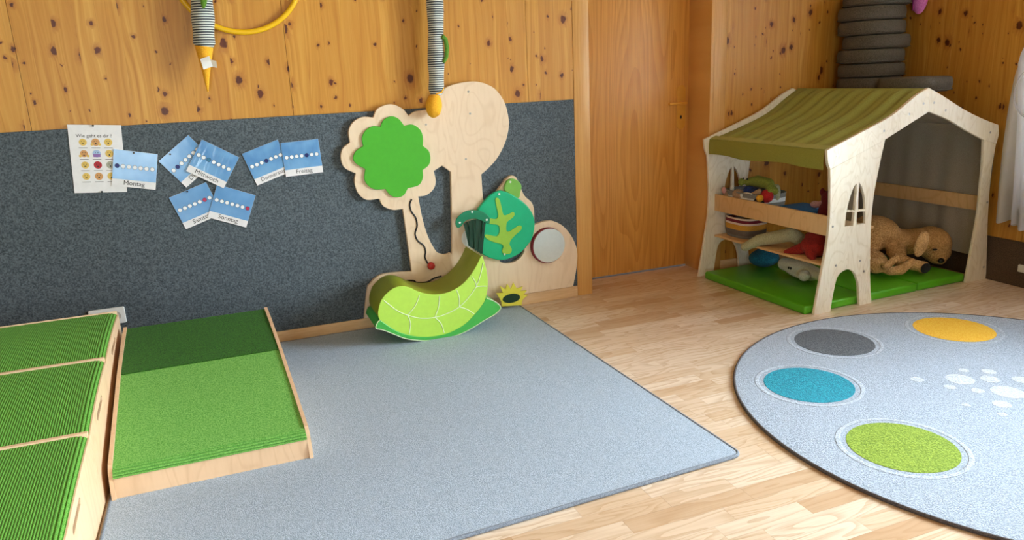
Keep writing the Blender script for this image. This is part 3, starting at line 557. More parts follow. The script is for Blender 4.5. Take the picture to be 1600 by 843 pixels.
weekday('Sonntag', WK['Sonntag'], y0 - .004, 6, M_CRIMSON, 'blue card reading Sonntag with a red last dot, overlapping Samstag', M_BLUE, None)
po = card_thing('feelings_poster', 'white sheet reading Wie geht es dir with rows of printed faces', 'poster', WK['poster'], y0 - .0005)
obj('sheet', box(-.1055, .1055, 0, .001, -.1505, .1505), M_PAPER, po)
obj('lettering', shift(text('Wie geht es dir ?', .0205), -.006, -.0003, .102), M_INK, po)
FC = {'y': plain('print_yellow', rgb(226, 190, 96), .5), 'o': plain('print_tan', rgb(214, 156, 96), .5), 'p': plain('print_lilac', rgb(150, 110, 180), .5), 'r': plain('print_red', rgb(176, 22, 40), .5), 'b': plain('print_blue', rgb(170, 196, 230), .5), 'w': plain('print_grey', rgb(170, 168, 150), .5)}
kinds = ['y', 'o', 'y', 'o', 'b', 'y', 'y', 'r', 'w', 'y', 'o', 'y']
for i, kd in enumerate(kinds):
    cx_, cz_ = -.052 + (i % 3) * .050, .0745 - (i // 3) * .0505
    f = obj('printed_face', shift(disc_y(.0165 if i % 3 else .0155, .0002, 22), cx_, -.0004, cz_), FC[kd], po)
    eyes = merge(*[shift(disc_y(.0017, .0002, 8), cx_ + sx_, -.0006, cz_ + .004) for sx_ in (-.005, .005)])
    mouth = flat([ellipse(cx_, cz_ - .005 - .0015 * (i % 2), .005 - .001 * (i % 3), .0018 + .001 * ((i * 7) % 3), 12)], -.0006, .0002)
    obj('printed_features', merge(eyes, mouth), M_INK, f)
    if i in (1, 3): [obj('printed_hand', shift(disc_y(.006, .0002, 10), cx_ + sx_, -.0006, cz_ - .010), FC['y'], f) for sx_ in (-.015, .015)]
    if i == 4: obj('printed_scarf', flat([[(cx_ - .014, cz_ - .015), (cx_ + .014, cz_ - .015), (cx_ + .014, cz_ - .001), (cx_ - .014, cz_ - .001)]], -.0007, .0002), FC['p'], f)
    obj('caption_line', box(cx_ - .018, cx_ + .016, -.0004, -.0002, cz_ - .0262, cz_ - .0238), M_GREYINK, po)
for px_, pz_ in ((-.005, .147), (.004, -.147)): obj('pin', xform(lathe([(.003, 0), (.0048, .004), (.004, .007)], 12), lambda v: Vector((px_ + v.x, -v.z, pz_ + v.y))), M_BLACK, po)

# ================================================================== sockets
so = thing('double_socket', 'white double wall socket low on the felt behind the ribbed ramp', 'socket', (-.6055, YW - .0105, .269))
def rp(w, h, r=.006): return [(sx_ * (w / 2 - r) + r * math.cos(a), sz_ * (h / 2 - r) + r * math.sin(a)) for sx_, sz_, a0 in ((1, 1, 0), (-1, 1, 90), (-1, -1, 180), (1, -1, 270)) for a in [math.radians(a0 + 22.5 * k) for k in range(5)]]
obj('frame_plate', shift(plate([rp(.152, .078)], .010, .002), 0, -.010, 0), M_WHITE, so)
for sx_ in (-.036, .036):
    obj('socket_insert', xform(lathe([(.0225, .0005), (.0205, .002), (.0195, -.006), (.004, -.007)], 28), lambda v: Vector((sx_ + v.x, -.0105 - v.z, v.y))), plain('socket_grey', rgb(206, 204, 198), .4), so)
s2 = thing('wall_switch', 'small white socket plate on the dark felt of the right wall', 'socket', (XR - .0085, 2.70, .110))
obj('frame_plate', xform(plate([rp(.08, .042)], .010, .002), lambda v: Vector((-.010 + v.y, v.x, v.z))), M_WHITE, s2)
obj('rocker_plate', xform(plate([rp(.056, .028)], .004, .001), lambda v: Vector((-.013 + v.y, v.x, v.z))), M_WHITE, s2)

# ================================================================== rugs
rr = thing('rectangular_rug', 'blue-grey rectangular rug in front of the wall panel', 'rug', (.5, 2.8, 0))
def rounded(pts, r=.035, n=6):
    out = []
    for i, p in enumerate(pts):
        p = Vector(p); a = (Vector(pts[i - 1]) - p).normalized(); b = (Vector(pts[(i + 1) % len(pts)]) - p).normalized()
        for k in range(n + 1):
            t = k / n; out.append(tuple((p + a * r) * (1 - t) ** 2 + p * 2 * t * (1 - t) + (p + b * r) * t ** 2))
    return out
rl = rounded([(-.485, 1.768), (1.507, 1.850), (1.462, 3.778), (-.49, 3.778)])
def up(me): return xform(me, lambda v: Vector((v.x, v.z, -v.y)))
obj('pile', xform(plate([rl], .0105, .002), lambda v: Vector((v.x, v.z, .0112 - v.y))), M_RUG, rr, world=True)
obj('bound_edge', tube([(x, y, .0068) for x, y in rl], .0066, True), M_RUGEDGE, rr, world=True)
cr = thing('round_rug', 'round pale grey rug with a ring of coloured dots', 'rug', (*RUG_C, 0))
obj('pile', lathe([(RUG_R - .004, 0), (RUG_R, .005), (RUG_R - .003, .0105), (RUG_R - .03, .0125), (.02, .0125)], 128), M_RRUG, cr)
obj('overlocked_edge', tube([(RUG_R * math.cos(2 * math.pi * k / 128), RUG_R * math.sin(2 * math.pi * k / 128), .0062) for k in range(128)], .0062, True), M_RRUG_EDGE, cr)
def dot(x, y, r, m, label=None, n=48, z=.0132): return obj('dot', shift(lathe([(r, -.003), (r - .002, .0004), (r * .5, .0006), (.01, .0006)], n), x - RUG_C[0], y - RUG_C[1], z), m, cr, label)
M_HALO = pile('halo_pile', rgb(160, 172, 190), rgb(206, 217, 233))
def halo(x, y, r): obj('dot_outline', xform(tube([(r * math.cos(2 * math.pi * k / 48), r * math.sin(2 * math.pi * k / 48), 0) for k in range(48)], .009, True, 2), lambda v: Vector((x - RUG_C[0] + v.x, y - RUG_C[1] + v.y, .0125 + v.z * .07))), M_HALO, cr)
for x, y, k, l in [(2.552, 2.510, 'grey', 'charcoal dot'), (2.105, 2.188, 'teal', 'teal dot'), (2.016, 1.654, 'green', 'moss green dot'), (3.166, 2.382, 'yellow', 'yellow dot')]:
    dot(x, y, .176, M_DOT[k], l); halo(x, y, .202)
for a, k, l in [(5, 'teal', 'teal dot'), (-40, 'green', 'moss green dot'), (-85, 'yellow', 'yellow dot'), (-128, 'grey', 'charcoal dot')]:
    dot(RUG_C[0] + .75 * math.cos(math.radians(a)), RUG_C[1] + .75 * math.sin(math.radians(a)), .176, M_DOT[k], l)
for x, y, r in WDOTS: dot(x, y, r, M_DOT['white'], 'small white dot', 28, .0128)
for k in range(16):
    a = k * 2.4; q = .10 + .022 * k; x, y = RUG_C[0] + .05 + q * math.cos(a), RUG_C[1] + q * math.sin(a) - .05
    if all(math.hypot(x - w[0], y - w[1]) > .09 for w in WDOTS): dot(x, y, .02 + .014 * ((k * 5) % 3) / 2, M_DOT['white'], 'small white dot', 24, .0128)

# ================================================================== foam leaf rocker
YK = 3.45; DK = .265
rk = thing('leaf_rocker', 'green foam rocker shaped like a curled leaf, leaning by the play panel', 'rocker', (.87, YK, .0125))
face = smooth_path(D_RK_FACE, 5); base = smooth_path(D_RK_BASE, 5)
def rim(loop, inset):
    n = len(loop); out = []
    for i in range(n):
        a, b, c = Vector(loop[i - 1]), Vector(loop[i]), Vector(loop[(i + 1) % n]); t = (c - a)
        t = t.normalized() if t.length else Vector((1, 0)); out.append((b.x + t.y * inset, b.y - t.x * inset))
    return out
obj('seat_cushion', shift(plate([face], DK, .010, 3), 0, YK + .002, 0), M_OLIVE, rk, world=True)
fp = obj('face_panel', shift(plate([rim(face, .005 if True else 0)], .006, .002), 0, YK - .002, 0), M_LIME, rk, 'lime front face', world=True)
for v in D_RK_VEINS: obj('vein', tube([(x, YK - .0018, z) for x, z in smooth_path(v, 6, False)], .0026, res=2), M_PIPING, fp, world=True)
obj('rocker_base', shift(plate([base], DK, .006, 3), 0, YK - .004, 0), M_LEAFGR, rk, world=True)
nb = len(base); outer = [p for p in smooth_path(D_RK_BASE[:20], 5, False)]
obj('piping', tube([(x, YK - .004, z) for x, z in outer], .0022, res=2), M_PIPING, rk, world=True)
obj('piping', tube([(x, YK, z) for x, z in face], .0022, True, 2), M_LIME, rk, world=True)

# ================================================================== ramp with felt top on the rug
def prism_x(prof, x0, x1):
    """outline in (y, z) swept between x0(y,z) and x1(y,z)"""
    bm = bmesh.new(); A = [bm.verts.new((x0(p[0]), p[0], p[1])) for p in prof]; B = [bm.verts.new((x1(p[0]), p[0], p[1])) for p in prof]
    bm.faces.new(A); bm.faces.new(B[::-1])
    for i in range(len(prof)): bm.faces.new((A[i], A[i - 1], B[i - 1], B[i]))
    bmesh.ops.triangulate(bm, faces=[f for f in bm.faces if len(f.verts) > 4]); return to_mesh(bm)
rp_ = thing('carpeted_ramp', 'low wooden ramp with light and dark green carpet standing on the rug', 'ramp', (-.17, 2.9, .0115))
xr_ = lambda y: .154 - (y - 2.5) * .075; xl_ = lambda y: -.482
Z0 = .0115
side = [(2.466, Z0), (2.472, .045), (2.488, .098), (2.508, .118), (2.60, .146), (2.975, .2605), (3.20, .315), (3.325, .338), (3.325, Z0)]
obj('side_panel', prism_x(side, xl_, lambda y: xl_(y) + .013), M_RAMPWOOD, rp_, world=True)
obj('side_panel', prism_x(side, lambda y: xr_(y) - .013, xr_), M_RAMPWOOD, rp_, world=True)
inl, inr = lambda y: xl_(y) + .0135, lambda y: xr_(y) - .0135
obj('front_board', prism_x([(2.474, Z0), (2.480, .080), (2.496, .078), (2.490, Z0)], inl, inr), M_RAMPWOOD, rp_, world=True)
obj('back_board', prism_x([(3.300, Z0), (3.300, .300), (3.318, .305), (3.318, Z0)], inl, inr), M_RAMPWOOD, rp_, world=True)
def top_strip(prof, mat, name, label, rib=()):
    bm = bmesh.new(); rows_ = []
    P = smooth_path([(a, b) for a, b in prof], 4 if len(prof) > 8 else 12, False)
    for y, z in P: rows_.append([bm.verts.new((inl(y) + (inr(y) - inl(y)) * k / 12, y, z)) for k in range(13)])
    for a, b in zip(rows_, rows_[1:]):
        for k in range(12): bm.faces.new((a[k], a[k + 1], b[k + 1], b[k]))
    me = bpy.data.meshes.new('m'); bm.to_mesh(me); bm.free(); shade(me)
    o = bpy.data.objects.new('m', me); md = o.modifiers.new('s', 'SOLIDIFY'); md.thickness = .006; md.offset = -1
    me = shade(from_obj(o), 60)
    return obj(name, me, mat, rp_, label, world=True)
lip = [(2.475, .0815), (2.4745, .086), (2.482, .0875), (2.4765, .0905), (2.4785, .0945), (2.486, .0955), (2.482, .099), (2.4855, .1025), (2.493, .1025), (2.4905, .1065), (2.496, .109), (2.5015, .1065), (2.502, .110), (2.506, .1115)]
top_strip(lip, M_TURF2, 'carpet_lip', 'grooved carpet lip')
top_strip([(2.5065, .1115), (2.60, .139), (2.75, .187), (2.974, .2535)], M_TURF2, 'carpet_top', 'light green carpet')
top_strip([(2.9755, .2575), (3.10, .2870), (3.22, .313), (3.318, .332)], M_TURF3, 'carpet_top', 'dark green carpet')

# ================================================================== three ribbed ramp modules at the left
YM = [1.44, 1.944, 2.446, 2.938, 3.40]; ZM = [.118, .194, .268, .342, .389]
def ztop(y):
    for i in range(4):
        if y <= YM[i + 1] or i == 3: return ZM[i] + (ZM[i + 1] - ZM[i]) * (y - YM[i]) / (YM[i + 1] - YM[i])
XB = -.502; XA = -1.55
labs = [None, 'ribbed green ramp module nearest the camera at the lower left', 'middle of the three ribbed green ramp modules on the left', 'highest ribbed green ramp module, against the felt wall under the socket']
for i in (1, 2, 3):
    ya, yb = (YM[1] - .5 if i == 1 else YM[i]) , YM[i + 1]
    if i == 1: ya = 1.70
    md = thing('ribbed_ramp_module', labs[i], 'ramp', ((XA + XB) / 2, (ya + yb) / 2, 0), group='ribbed ramp modules by the left wall')
    za, zb = ztop(ya), ztop(yb)
    def bump_(y, a=ya, b=yb): t = (y - a) / (b - a); return .010 * 4 * t * (1 - t)
    # right side board with a grip slot
    out = [(ya + .001, 0), (yb - .001, 0), (yb - .001, zb - .012)] + [(yb - (yb - ya) * k / 8, ztop(yb - (yb - ya) * k / 8) + bump_(yb - (yb - ya) * k / 8) - .012) for k in range(1, 8)] + [(ya + .001, za - .012)]
    ym = (ya + yb) / 2 - (.02 if i != 1 else -.04)
    zs = ztop(ym) - .045; sl = (zb - za) / (yb - ya); hw = .065
    slot = [(ym - hw, zs - hw * sl - .011), (ym + hw, zs + hw * sl - .011), (ym + hw + .008, zs + hw * sl), (ym + hw, zs + hw * sl + .011), (ym - hw, zs - hw * sl + .011), (ym - hw - .008, zs - hw * sl)]
    obj('side_board', xform(plate([out, slot], .016, .0015), lambda v: Vector((XB - v.y, v.x, v.z))), M_RAMPWOOD, md, world=True)
    for y, zz, nm in ((ya + .0006, za, 'end_panel'), (yb - .0076, zb, 'end_panel')):
        obj(nm, box(XA, XB - .0162 + .012, y, y + .007, 0.001, zz + .004, .0012), M_RAMPWOOD, md, world=True)
    # ribbed carpet: ribs along y, rounded over the right edge
    prof = []
    ribs = int((XB - .030 - XA) / .0075)
    wave = (0.0, -.0005, -.0034, -.0005)
    for k in range(ribs * 4 + 1):
        x = XA + (k // 4) * .0075 + (0, .0028, .0037, .0046)[k % 4]; prof.append((x, wave[k % 4]))
    xe = prof[-1][0]; R = .022
    for k in range(1, 25):
        a = math.radians(k * 3.5); rr_ = R + (0, 0, 0, -.004, -.004, 0)[k % 6]
        prof.append((xe + (XB - xe - .002) * math.sin(a) / math.sin(math.radians(84)), -R + rr_ * math.cos(a)))
    bm = bmesh.new(); rws = []
    for s_ in range(9):
        y = ya + .0085 + (yb - ya - .017) * s_ / 8; zt = ztop(y) + bump_(y)
        rws.append([bm.verts.new((x, y, zt + dz_)) for x, dz_ in prof])
    for a, b in zip(rws, rws[1:]):
        for k in range(len(prof) - 1): bm.faces.new((a[k], a[k + 1], b[k + 1], b[k]))
    me = bpy.data.meshes.new('m'); bm.to_mesh(me); bm.free(); shade(me)
    obj('ribbed_carpet', me, M_TURF, md, world=True)
    obj('deck', prism_x([(ya + .01, ztop(ya) - .03), (yb - .01, zb - .03), (yb - .01, zb - .006), (ya + .01, za - .006)], lambda y: XA, lambda y: XB - .018), M_RAMPWOOD, md, world=True)

# ================================================================== hoop and plush worms on the back wall
HC = (.166, YW - .016, 1.811); HR = .283
hp = tag(obj('hoop', tube([(HR * math.cos(2 * math.pi * k / 96), 0, HR * math.sin(2 * math.pi * k / 96)) for k in range(96)], .0125, True, 5), M_HOOP), 'yellow plastic hoop hung against the pine wall behind a striped plush', 'hoop'); hp.location = HC
def worm_body(path, rad, wob):
    pts, rr2 = [], []
    n = 60
    for k in range(n + 1):
        t = k / n; i = min(int(t * (len(path) - 1)), len(path) - 2); f = t * (len(path) - 1) - i
        p = Vector(path[i]).lerp(Vector(path[i + 1]), f); pts.append(p); rr2.append((rad * (1 + wob * math.sin(t * 19 + 1)) * min(1, .7 + 6 * min(t, 1 - t))))
    return tube(pts, 1.0, False, 6, rr2)
def peg(par, p, cordz):
    obj('hanging_cord', tube([(p[0], p[1], cordz), (p[0], p[1] + .01, p[2])], .002, res=2), M_WHITE, par, world=True)
    obj('peg', xform(lathe([(.009, 0), (.009, .055), (.014, .06), (.014, .07)], 16), lambda v: Vector((p[0] + v.x, YW + .005 - v.z, p[2] + v.y))), M_BEECH, par, world=True)
w1 = thing('striped_plush', 'striped plush tube with a pointed yellow tip and white tag, in front of the hoop', 'plush toy', (-.01, YW - .075, 1.6))
y1 = YW - .077
obj('striped_body', worm_body([(.012, y1, 1.95), (.004, y1, 1.78), (.002, y1, 1.67), (-.006, y1, 1.57), (-.016, y1, 1.46)], .047, .05), M_STRIPE, w1, world=True)
obj('yellow_tip', tube([(-.016, y1, 1.475), (-.017, y1, 1.455), (-.019, y1, 1.42), (-.023, y1, 1.36), (-.026, y1, 1.31), (-.0275, y1, 1.27)], 1.0, False, 6, [.039, .037, .030, .0175, .0095, .003]), M_YELLOWPLUSH, w1, world=True)
obj('leaf', xform(organic([('e', (0, 0, 0), (.016, .010, .055))], .004, 3), lambda v: Vector((.012 + v.x + v.z * .15, y1 - .047 + v.y, 1.675 + v.z))), M_LEAFPLUSH, w1, world=True)
obj('care_tag', cloth(3, 4, lambda u, v: Vector((-.040 + u * .040 + v * .008, y1 - .034 - .008 * math.sin(v * 3), 1.412 + u * .012 - v * .045)), .001), M_WHITE, w1, 'white care tag', world=True)
obj('care_tag', cloth(3, 3, lambda u, v: Vector((-.012 + u * .038, y1 - .031 - .006 * u, 1.412 - v * .03 - u * .01)), .0006), plain('clear_tag', rgb(206, 196, 178), .3), w1, 'clear tag', world=True)
peg(w1, (.012, y1, 2.02), 1.945)
w2 = thing('striped_plush', 'striped plush tube with an orange egg-shaped end, hanging over the birch panel', 'plush toy', (1.05, YW - .082, 1.55))
y2 = YW - .084
obj('striped_body', worm_body([(1.085, y2, 1.95), (1.078, y2, 1.78), (1.066, y2, 1.66), (1.062, y2, 1.52), (1.052, y2, 1.38), (1.049, y2, 1.30), (1.040, y2 - .006, 1.205)], .040, .06), M_STRIPE, w2, world=True)
obj('egg_end', xform(organic([('e', (0, 0, 0), (.042, .040, .062), (0, 8, 0)), ('e', (.01, -.018, -.03), (.018, .016, .022)), ('e', (.012, -.022, .0), (.016, .014, .03))], .004, 6), lambda v: v + Vector((1.023, y2 - .008, 1.152))), M_YELLOWPLUSH, w2, world=True)
obj('leaf', tube([(1.082, y2 - .036, 1.485), (1.100, y2 - .030, 1.468), (1.104, y2 - .028, 1.43), (1.098, y2 - .03, 1.385), (1.080, y2 - .037, 1.36)], 1.0, False, 4, [.010, .011, .011, .010, .008]), M_LEAFPLUSH, w2, world=True)
obj('loop', tube([(1.030, y2 - .04, 1.21), (1.058, y2 - .042, 1.215), (1.074, y2 - .03, 1.235), (1.07, y2 - .02, 1.245)], .004, res=2), M_YELLOWPLUSH, w2, world=True)
peg(w2, (1.085, y2, 2.02), 1.945)

# ================================================================== play house
HO = (2.777, 2.879, 0); HA = math.radians(2.0); HD = .938; TH = .018
ph = thing('play_house', 'birch play house with olive canvas roof standing in the room corner', 'play house', HO, HA)
post_l = [smooth_path(D_H_POST, 5)] + [smooth_path(p, 3) for p in D_H_PANES]
def zf(me): # feet down to the floor
    for v in me.vertices:
        if v.co.z < .01: v.co.z = 0.0
    return me
parts = {'left_post': zf(plate(post_l, TH - .001, .0025)), 'right_post': zf(plate([smooth_path(D_H_POSTR, 5)], TH - .001, .0025)),
         'left_beam': plate([smooth_path(D_H_BEAML, 5)], TH, .002), 'right_beam': plate([smooth_path(D_H_BEAMR, 5)], TH, .002)}
names = {'left_post': 'post', 'right_post': 'post', 'left_beam': 'roof_beam', 'right_beam': 'roof_beam'}
scr = disc_y(.0065, .002, 14, .0006)
for v0 in (0.0, HD - TH):
    for k, me in parts.items():
        o = obj(names[k], me, M_PLY_PALE, ph, 'post with a four-pane window cut-out and arch' if k == 'left_post' else None); o.location = (-.04 if v0 else 0, v0 + (.001 if 'post' in k else 0), 0)
for u, z in D_H_SCREWS:
    o = obj('screw', scr, M_STEEL, ph); o.location = (u, -.0012, z)
obj('rail', box(.066, .084, TH, HD - TH, .413, .516, .002), M_BEECH, ph)
obj('rail', box(1.268, 1.286, TH, HD - TH, .408, .493, .002), M_BEECH, ph)
obj('shelf', box(.084, .40, TH, HD - TH, .413, .428, .0015), M_BEECH, ph)
obj('shelf', box(.072, .40, TH, HD - TH, .245, .258, .0015), M_BEECH, ph)
def prof_at(pts, t):
    P = smooth_path(pts, 8, False); i = min(int(t * (len(P) - 1)), len(P) - 2); f = t * (len(P) - 1) - i
    return Vector(P[i]).lerp(Vector(P[i + 1]), f)
LEFT = [D_H_BEAML[3], D_H_BEAML[4], D_H_BEAML[5], D_H_BEAML[6], D_H_BEAML[7]]; LEFT = [p[:2] for p in LEFT]
RIGHT = [p[:2] for p in D_H_BEAMR[:5]]
V0, V1 = TH + .001, HD - TH - .001
def fold(v, t): return .0072 * (math.sin(v * 46 + 1.2 * t) + .7 * math.sin(v * 83 + 2 + 2.0 * t) + .5 * math.sin(v * 21)) * min(1, t * 5) * (1 if t < .8 else 1 - (t - .8) * 3)
def roof_l(a, b):
    p = prof_at(LEFT, 1 - a); v = V0 + (V1 - V0) * b
    return Vector((p.x - .0, v, p.y - .004 - .008 * math.sin(math.pi * a) + fold(v, a)))
M_HEM = fabric('olive_hem', rgb(158, 160, 84), rgb(184, 186, 108), 420.0, 0.3, 0.9, 0.001)
rc = obj('roof_cover', cloth(24, 90, roof_l), M_ROOF, ph, 'olive left roof slope')
obj('hem', cloth(3, 40, lambda a, b: Vector((.018 + .042 * a, V0 + (V1 - V0) * b, .8605 + .0135 * a + .0012 * math.sin(b * 70))), .002), M_HEM, rc)
obj('valance', cloth(8, 60, lambda a, b: Vector((.016 - .004 * math.sin(a * 3) + .004 * math.sin(b * 25) * a, V0 - .002 + (V1 - V0 + .004) * b, .858 - a * (.094 + .006 * math.sin(b * 11 + 1))))), M_VALANCE, ph)
def roof_r(t0, t1, dz=0.0):
    def f(a, b):
        p = prof_at(RIGHT, t0 + (t1 - t0) * a); v = V0 + (V1 - V0) * b; return Vector((p.x, v, p.y - .006 - dz + .4 * fold(v, a)))
    return f
obj('roof_cover', cloth(8, 60, roof_r(0, .30)), M_ROOF, ph, 'olive strip right of the ridge')
bt = prof_at(RIGHT, .29); obj('batten', box(bt.x - .012, bt.x + .012, TH, HD - TH, bt.y - .034, bt.y - .012, .002), M_BEECH, ph)
obj('side_curtain', cloth(14, 60, roof_r(.28, .985, .004)), M_GREYCLOTH, ph, 'grey cloth roof slope')
obj('side_curtain', cloth(20, 70, lambda a, b: Vector((1.294 + .006 * math.sin(b * 40) * a ** .5 + .004 * math.sin(b * 17 + 1), V0 + (V1 - V0) * b, .893 - a * (.893 - .137)))), M_GREYCLOTH, ph, 'grey cloth wall of the play house')
# mat in three padded segments
mt = thing('folding_mat', 'bright green folding foam mat on the floor inside the play house', 'mat', HO, HA)
for u0, u1 in ((-.045, .398), (.398, .792), (.792, 1.182)):
    obj('mat_segment', box(u0 + .003, u1 - .003, TH + .006, .862, 0.0, .047, .012, 4), M_MAT, mt)

# ================================================================== toys in the play house
CA, SA = math.cos(HA), math.sin(HA)
def HW(u, v, z):
    if z > .2: u += .047; v += .045
    z += -.0085 if z > .42 else -.021 if z > .2 else 0
    return (HO[0] + u * CA - v * SA, HO[1] + u * SA + v * CA, z)
def toy(name, label, cat, u, v, z, group=None, rz=0.0): return thing(name, label, cat, HW(u, v, z), HA + rz, group)
TOYS = 'plush toys in the grey basket'
def oval_basket(t, ru, rv, h, mats, bands, n=40, flare=1.08, sq=3.2):
    """soft oval basket: stitched fabric bands, rim rolled over, open top"""
    def ringpt(a, k, inset=0.0):
        c, s_ = math.cos(a), math.sin(a); q = (abs(c) ** sq + abs(s_) ** sq) ** (-1 / sq); return ((ru * k - inset) * c * q, (rv * k - inset) * s_ * q)
    for i, (z0, z1, m) in enumerate(bands):
        bm = bmesh.new(); R_ = []
        for z in [z0 + (z1 - z0) * j / 4 for j in range(5)]:
            k = 1 + (flare - 1) * z / h + .03 * math.sin(math.pi * z / h); k *= (.93 + .07 * min(1, z / .03))
            R_.append([bm.verts.new((*ringpt(2 * math.pi * q / n, k), z)) for q in range(n)])
        for a, b in zip(R_, R_[1:]):
            for q in range(n): bm.faces.new((a[q], a[(q + 1) % n], b[(q + 1) % n], b[q]))
        me = bpy.data.meshes.new('m'); bm.to_mesh(me); bm.free(); o = bpy.data.objects.new('m', me); md = o.modifiers.new('s', 'SOLIDIFY'); md.thickness = .004; md.offset = -1
        obj('fabric_band', shade(from_obj(o), 60), mats[m], t)
    bm = bmesh.new(); vs_ = [bm.verts.new((*ringpt(2 * math.pi * q / n, .93), .002)) for q in range(n)]; vt = [bm.verts.new((*ringpt(2 * math.pi * q / n, .92), .006)) for q in range(n)]
    bm.faces.new(vs_[::-1]); bm.faces.new(vt)
    for q in range(n): bm.faces.new((vs_[q], vs_[(q + 1) % n], vt[(q + 1) % n], vt[q]))
    obj('bottom', to_mesh(bm), mats[bands[0][2]], t)
    obj('rim', tube([(*ringpt(2 * math.pi * q / n, flare), h) for q in range(n)], .004, True, 2), mats[bands[-1][2]], t)
FB = {'grey': fabric('basket_grey', rgb(112, 112, 108), rgb(142, 142, 138), 400), 'white': fabric('basket_white', rgb(214, 218, 216), rgb(238, 240, 238), 400), 'maroon': fabric('basket_maroon', rgb(104, 20, 40), rgb(130, 34, 54), 400),
      'mustard': fabric('basket_mustard', rgb(190, 136, 40), rgb(216, 164, 66), 400), 'cream': fabric('basket_cream', rgb(216, 196, 180), rgb(238, 222, 206), 400), 'taupe': fabric('basket_taupe', rgb(96, 88, 80), rgb(124, 114, 106), 400)}
b1 = toy('fabric_basket', 'grey and white striped fabric basket full of plush toys on the upper shelf', 'basket', .170, .682, .4365)
oval_basket(b1, .118, .163, .118, FB, [(0, .042, 'white'), (.042, .070, 'grey'), (.070, .094, 'white'), (.094, .118, 'grey')])
b2 = toy('fabric_basket', 'maroon, cream and mustard striped fabric basket on the lower shelf', 'basket', .165, .750, .2795)
oval_basket(b2, .095, .114, .122, FB, [(0, .016, 'grey'), (.016, .034, 'taupe'), (.034, .052, 'taupe'), (.052, .084, 'mustard'), (.084, .096, 'cream'), (.096, .114, 'maroon'), (.114, .122, 'cream')], flare=1.03)
def plush(name, label, u, v, z, blobs, mat, group=None, vox=.005, sm=5):
    t = toy(name, label, 'plush toy', u, v, z, group); obj('body', organic(blobs, vox, sm), mat, t); return t
P = M_PLUSH
# (u, v) local: x = into the house, y = along the shelf away from the camera
oc = plush('plush_mouse', 'small pinkish plush with a round pink ear at the basket rim', .085, .812, .515, [('e', (0, 0, 0), (.04, .04, .034)), ('e', (-.012, -.03, .018), (.02, .03, .022))], P['taupe'])
obj('ear', organic([('e', (-.028, .024, .034), (.011, .019, .023))], .004, 3), P['pinkish'], oc); obj('ear', organic([('e', (-.004, -.022, .047), (.010, .018, .022))], .004, 3), P['white'], oc)
cro = plush('plush_crocodile', 'moss green plush crocodile lying across the top of the basket', .165, .62, .590, [('c', (-.005, .115, .012), .026, (0, .04, .026), .034), ('c', (0, .04, .026), .034, (0, -.05, .020), .033), ('c', (0, -.05, .016), .030, (-.015, -.12, -.014), .022), ('e', (-.04, .14, .012), (.020, .020, .024)), ('c', (-.02, -.08, .005), .020, (-.05, -.11, -.022), .018)], P['moss'])
for y_ in (.10, .135): obj('eye', organic([('e', (-.03, y_, .034), (.006, .006, .006))], .002, 2), M_BLACK, cro)
plush('plush_bear', 'navy blue plush with round head under the green crocodile', .125, .645, .535, [('e', (0, 0, 0), (.055, .06, .05)), ('e', (-.02, .02, .030), (.035, .035, .030)), ('e', (-.02, -.035, .02), (.03, .03, .03))], P['navy'])
tp = plush('plush_dog', 'taupe plush dog with a white-tipped muzzle at the front of the basket', .085, .725, .505, [('e', (0, 0, 0), (.045, .045, .045)), ('e', (-.02, -.01, .035), (.034, .036, .032)), ('c', (-.03, -.02, .03), .022, (-.035, -.055, .03), .014)], P['taupe'])
obj('muzzle_tip', organic([('e', (-.038, -.066, .038), (.012, .013, .013))], .003, 3), P['white'], tp)
pn = plush('plush_penguin', 'black plush with a white edge and a yellow ball nose at the basket front', .086, .605, .505, [('e', (0, 0, 0), (.038, .07, .045)), ('e', (0, -.05, .010), (.034, .04, .034)), ('e', (-.01, .03, .02), (.032, .034, .028))], P['black'])
obj('beak', organic([('e', (-.024, -.082, .036), (.021, .022, .022))], .004, 4), P['yellow'], pn); obj('belly_edge', tube([(-.03, .06, .03), (-.034, .045, .05), (-.036, .01, .056), (-.034, -.03, .054)], .0045, res=3), P['white'], pn)
plush('plush_ball', 'bright red round plush at the right end of the grey basket',   .115, .525, .548, [('e', (0, 0, 0), (.036, .042, .040)), ('e', (-.005, .02, -.02), (.035, .035, .035))], P['red'])
plush('plush_mouse', 'pale grey plush paw sticking up behind the red ball',   .18, .520, .565, [('c', (0, 0, -.03), .022, (0, 0, .026), .022), ('e', (0, .0, .0), (.024, .026, .04))], P['sage'])
plush('plush_snake', 'tan plush tube between the navy plush and the red ball', .075, .575, .558, [('c', (0, .03, -.01), .014, (0, -.02, .014), .016), ('e', (0, -.03, .018), (.015, .016, .018))], P['taupe'])
# upper shelf, right of the basket
bl = toy('plush_blanket', 'folded teal blue blanket on the upper shelf right of the basket', 'blanket', .175, .275, .4365)
for k, (zz, w_) in enumerate(((0, .145), (.026, .140), (.050, .130))): obj('fold', box(-.10, .10, -w_, w_, zz, zz + .027, .012, 3), P['blue'], bl)
dr = plush('plush_cat', 'dark red plush leaning against the front post on the upper shelf', .15, .095, .4365, [('e', (0, 0, .07), (.055, .052, .075)), ('e', (0, .0, .15), (.042, .040, .045)), ('e', (-.02, .03, .185), (.014, .014, .022)), ('e', (-.02, -.03, .185), (.014, .014, .022))], P['maroon'])
plush('plush_mouse', 'little pinkish plush lying on the teal blanket', .20, .235, .530, [('e', (0, 0, 0), (.024, .034, .020)), ('e', (0, -.035, .008), (.018, .018, .018))], P['pinkish'])
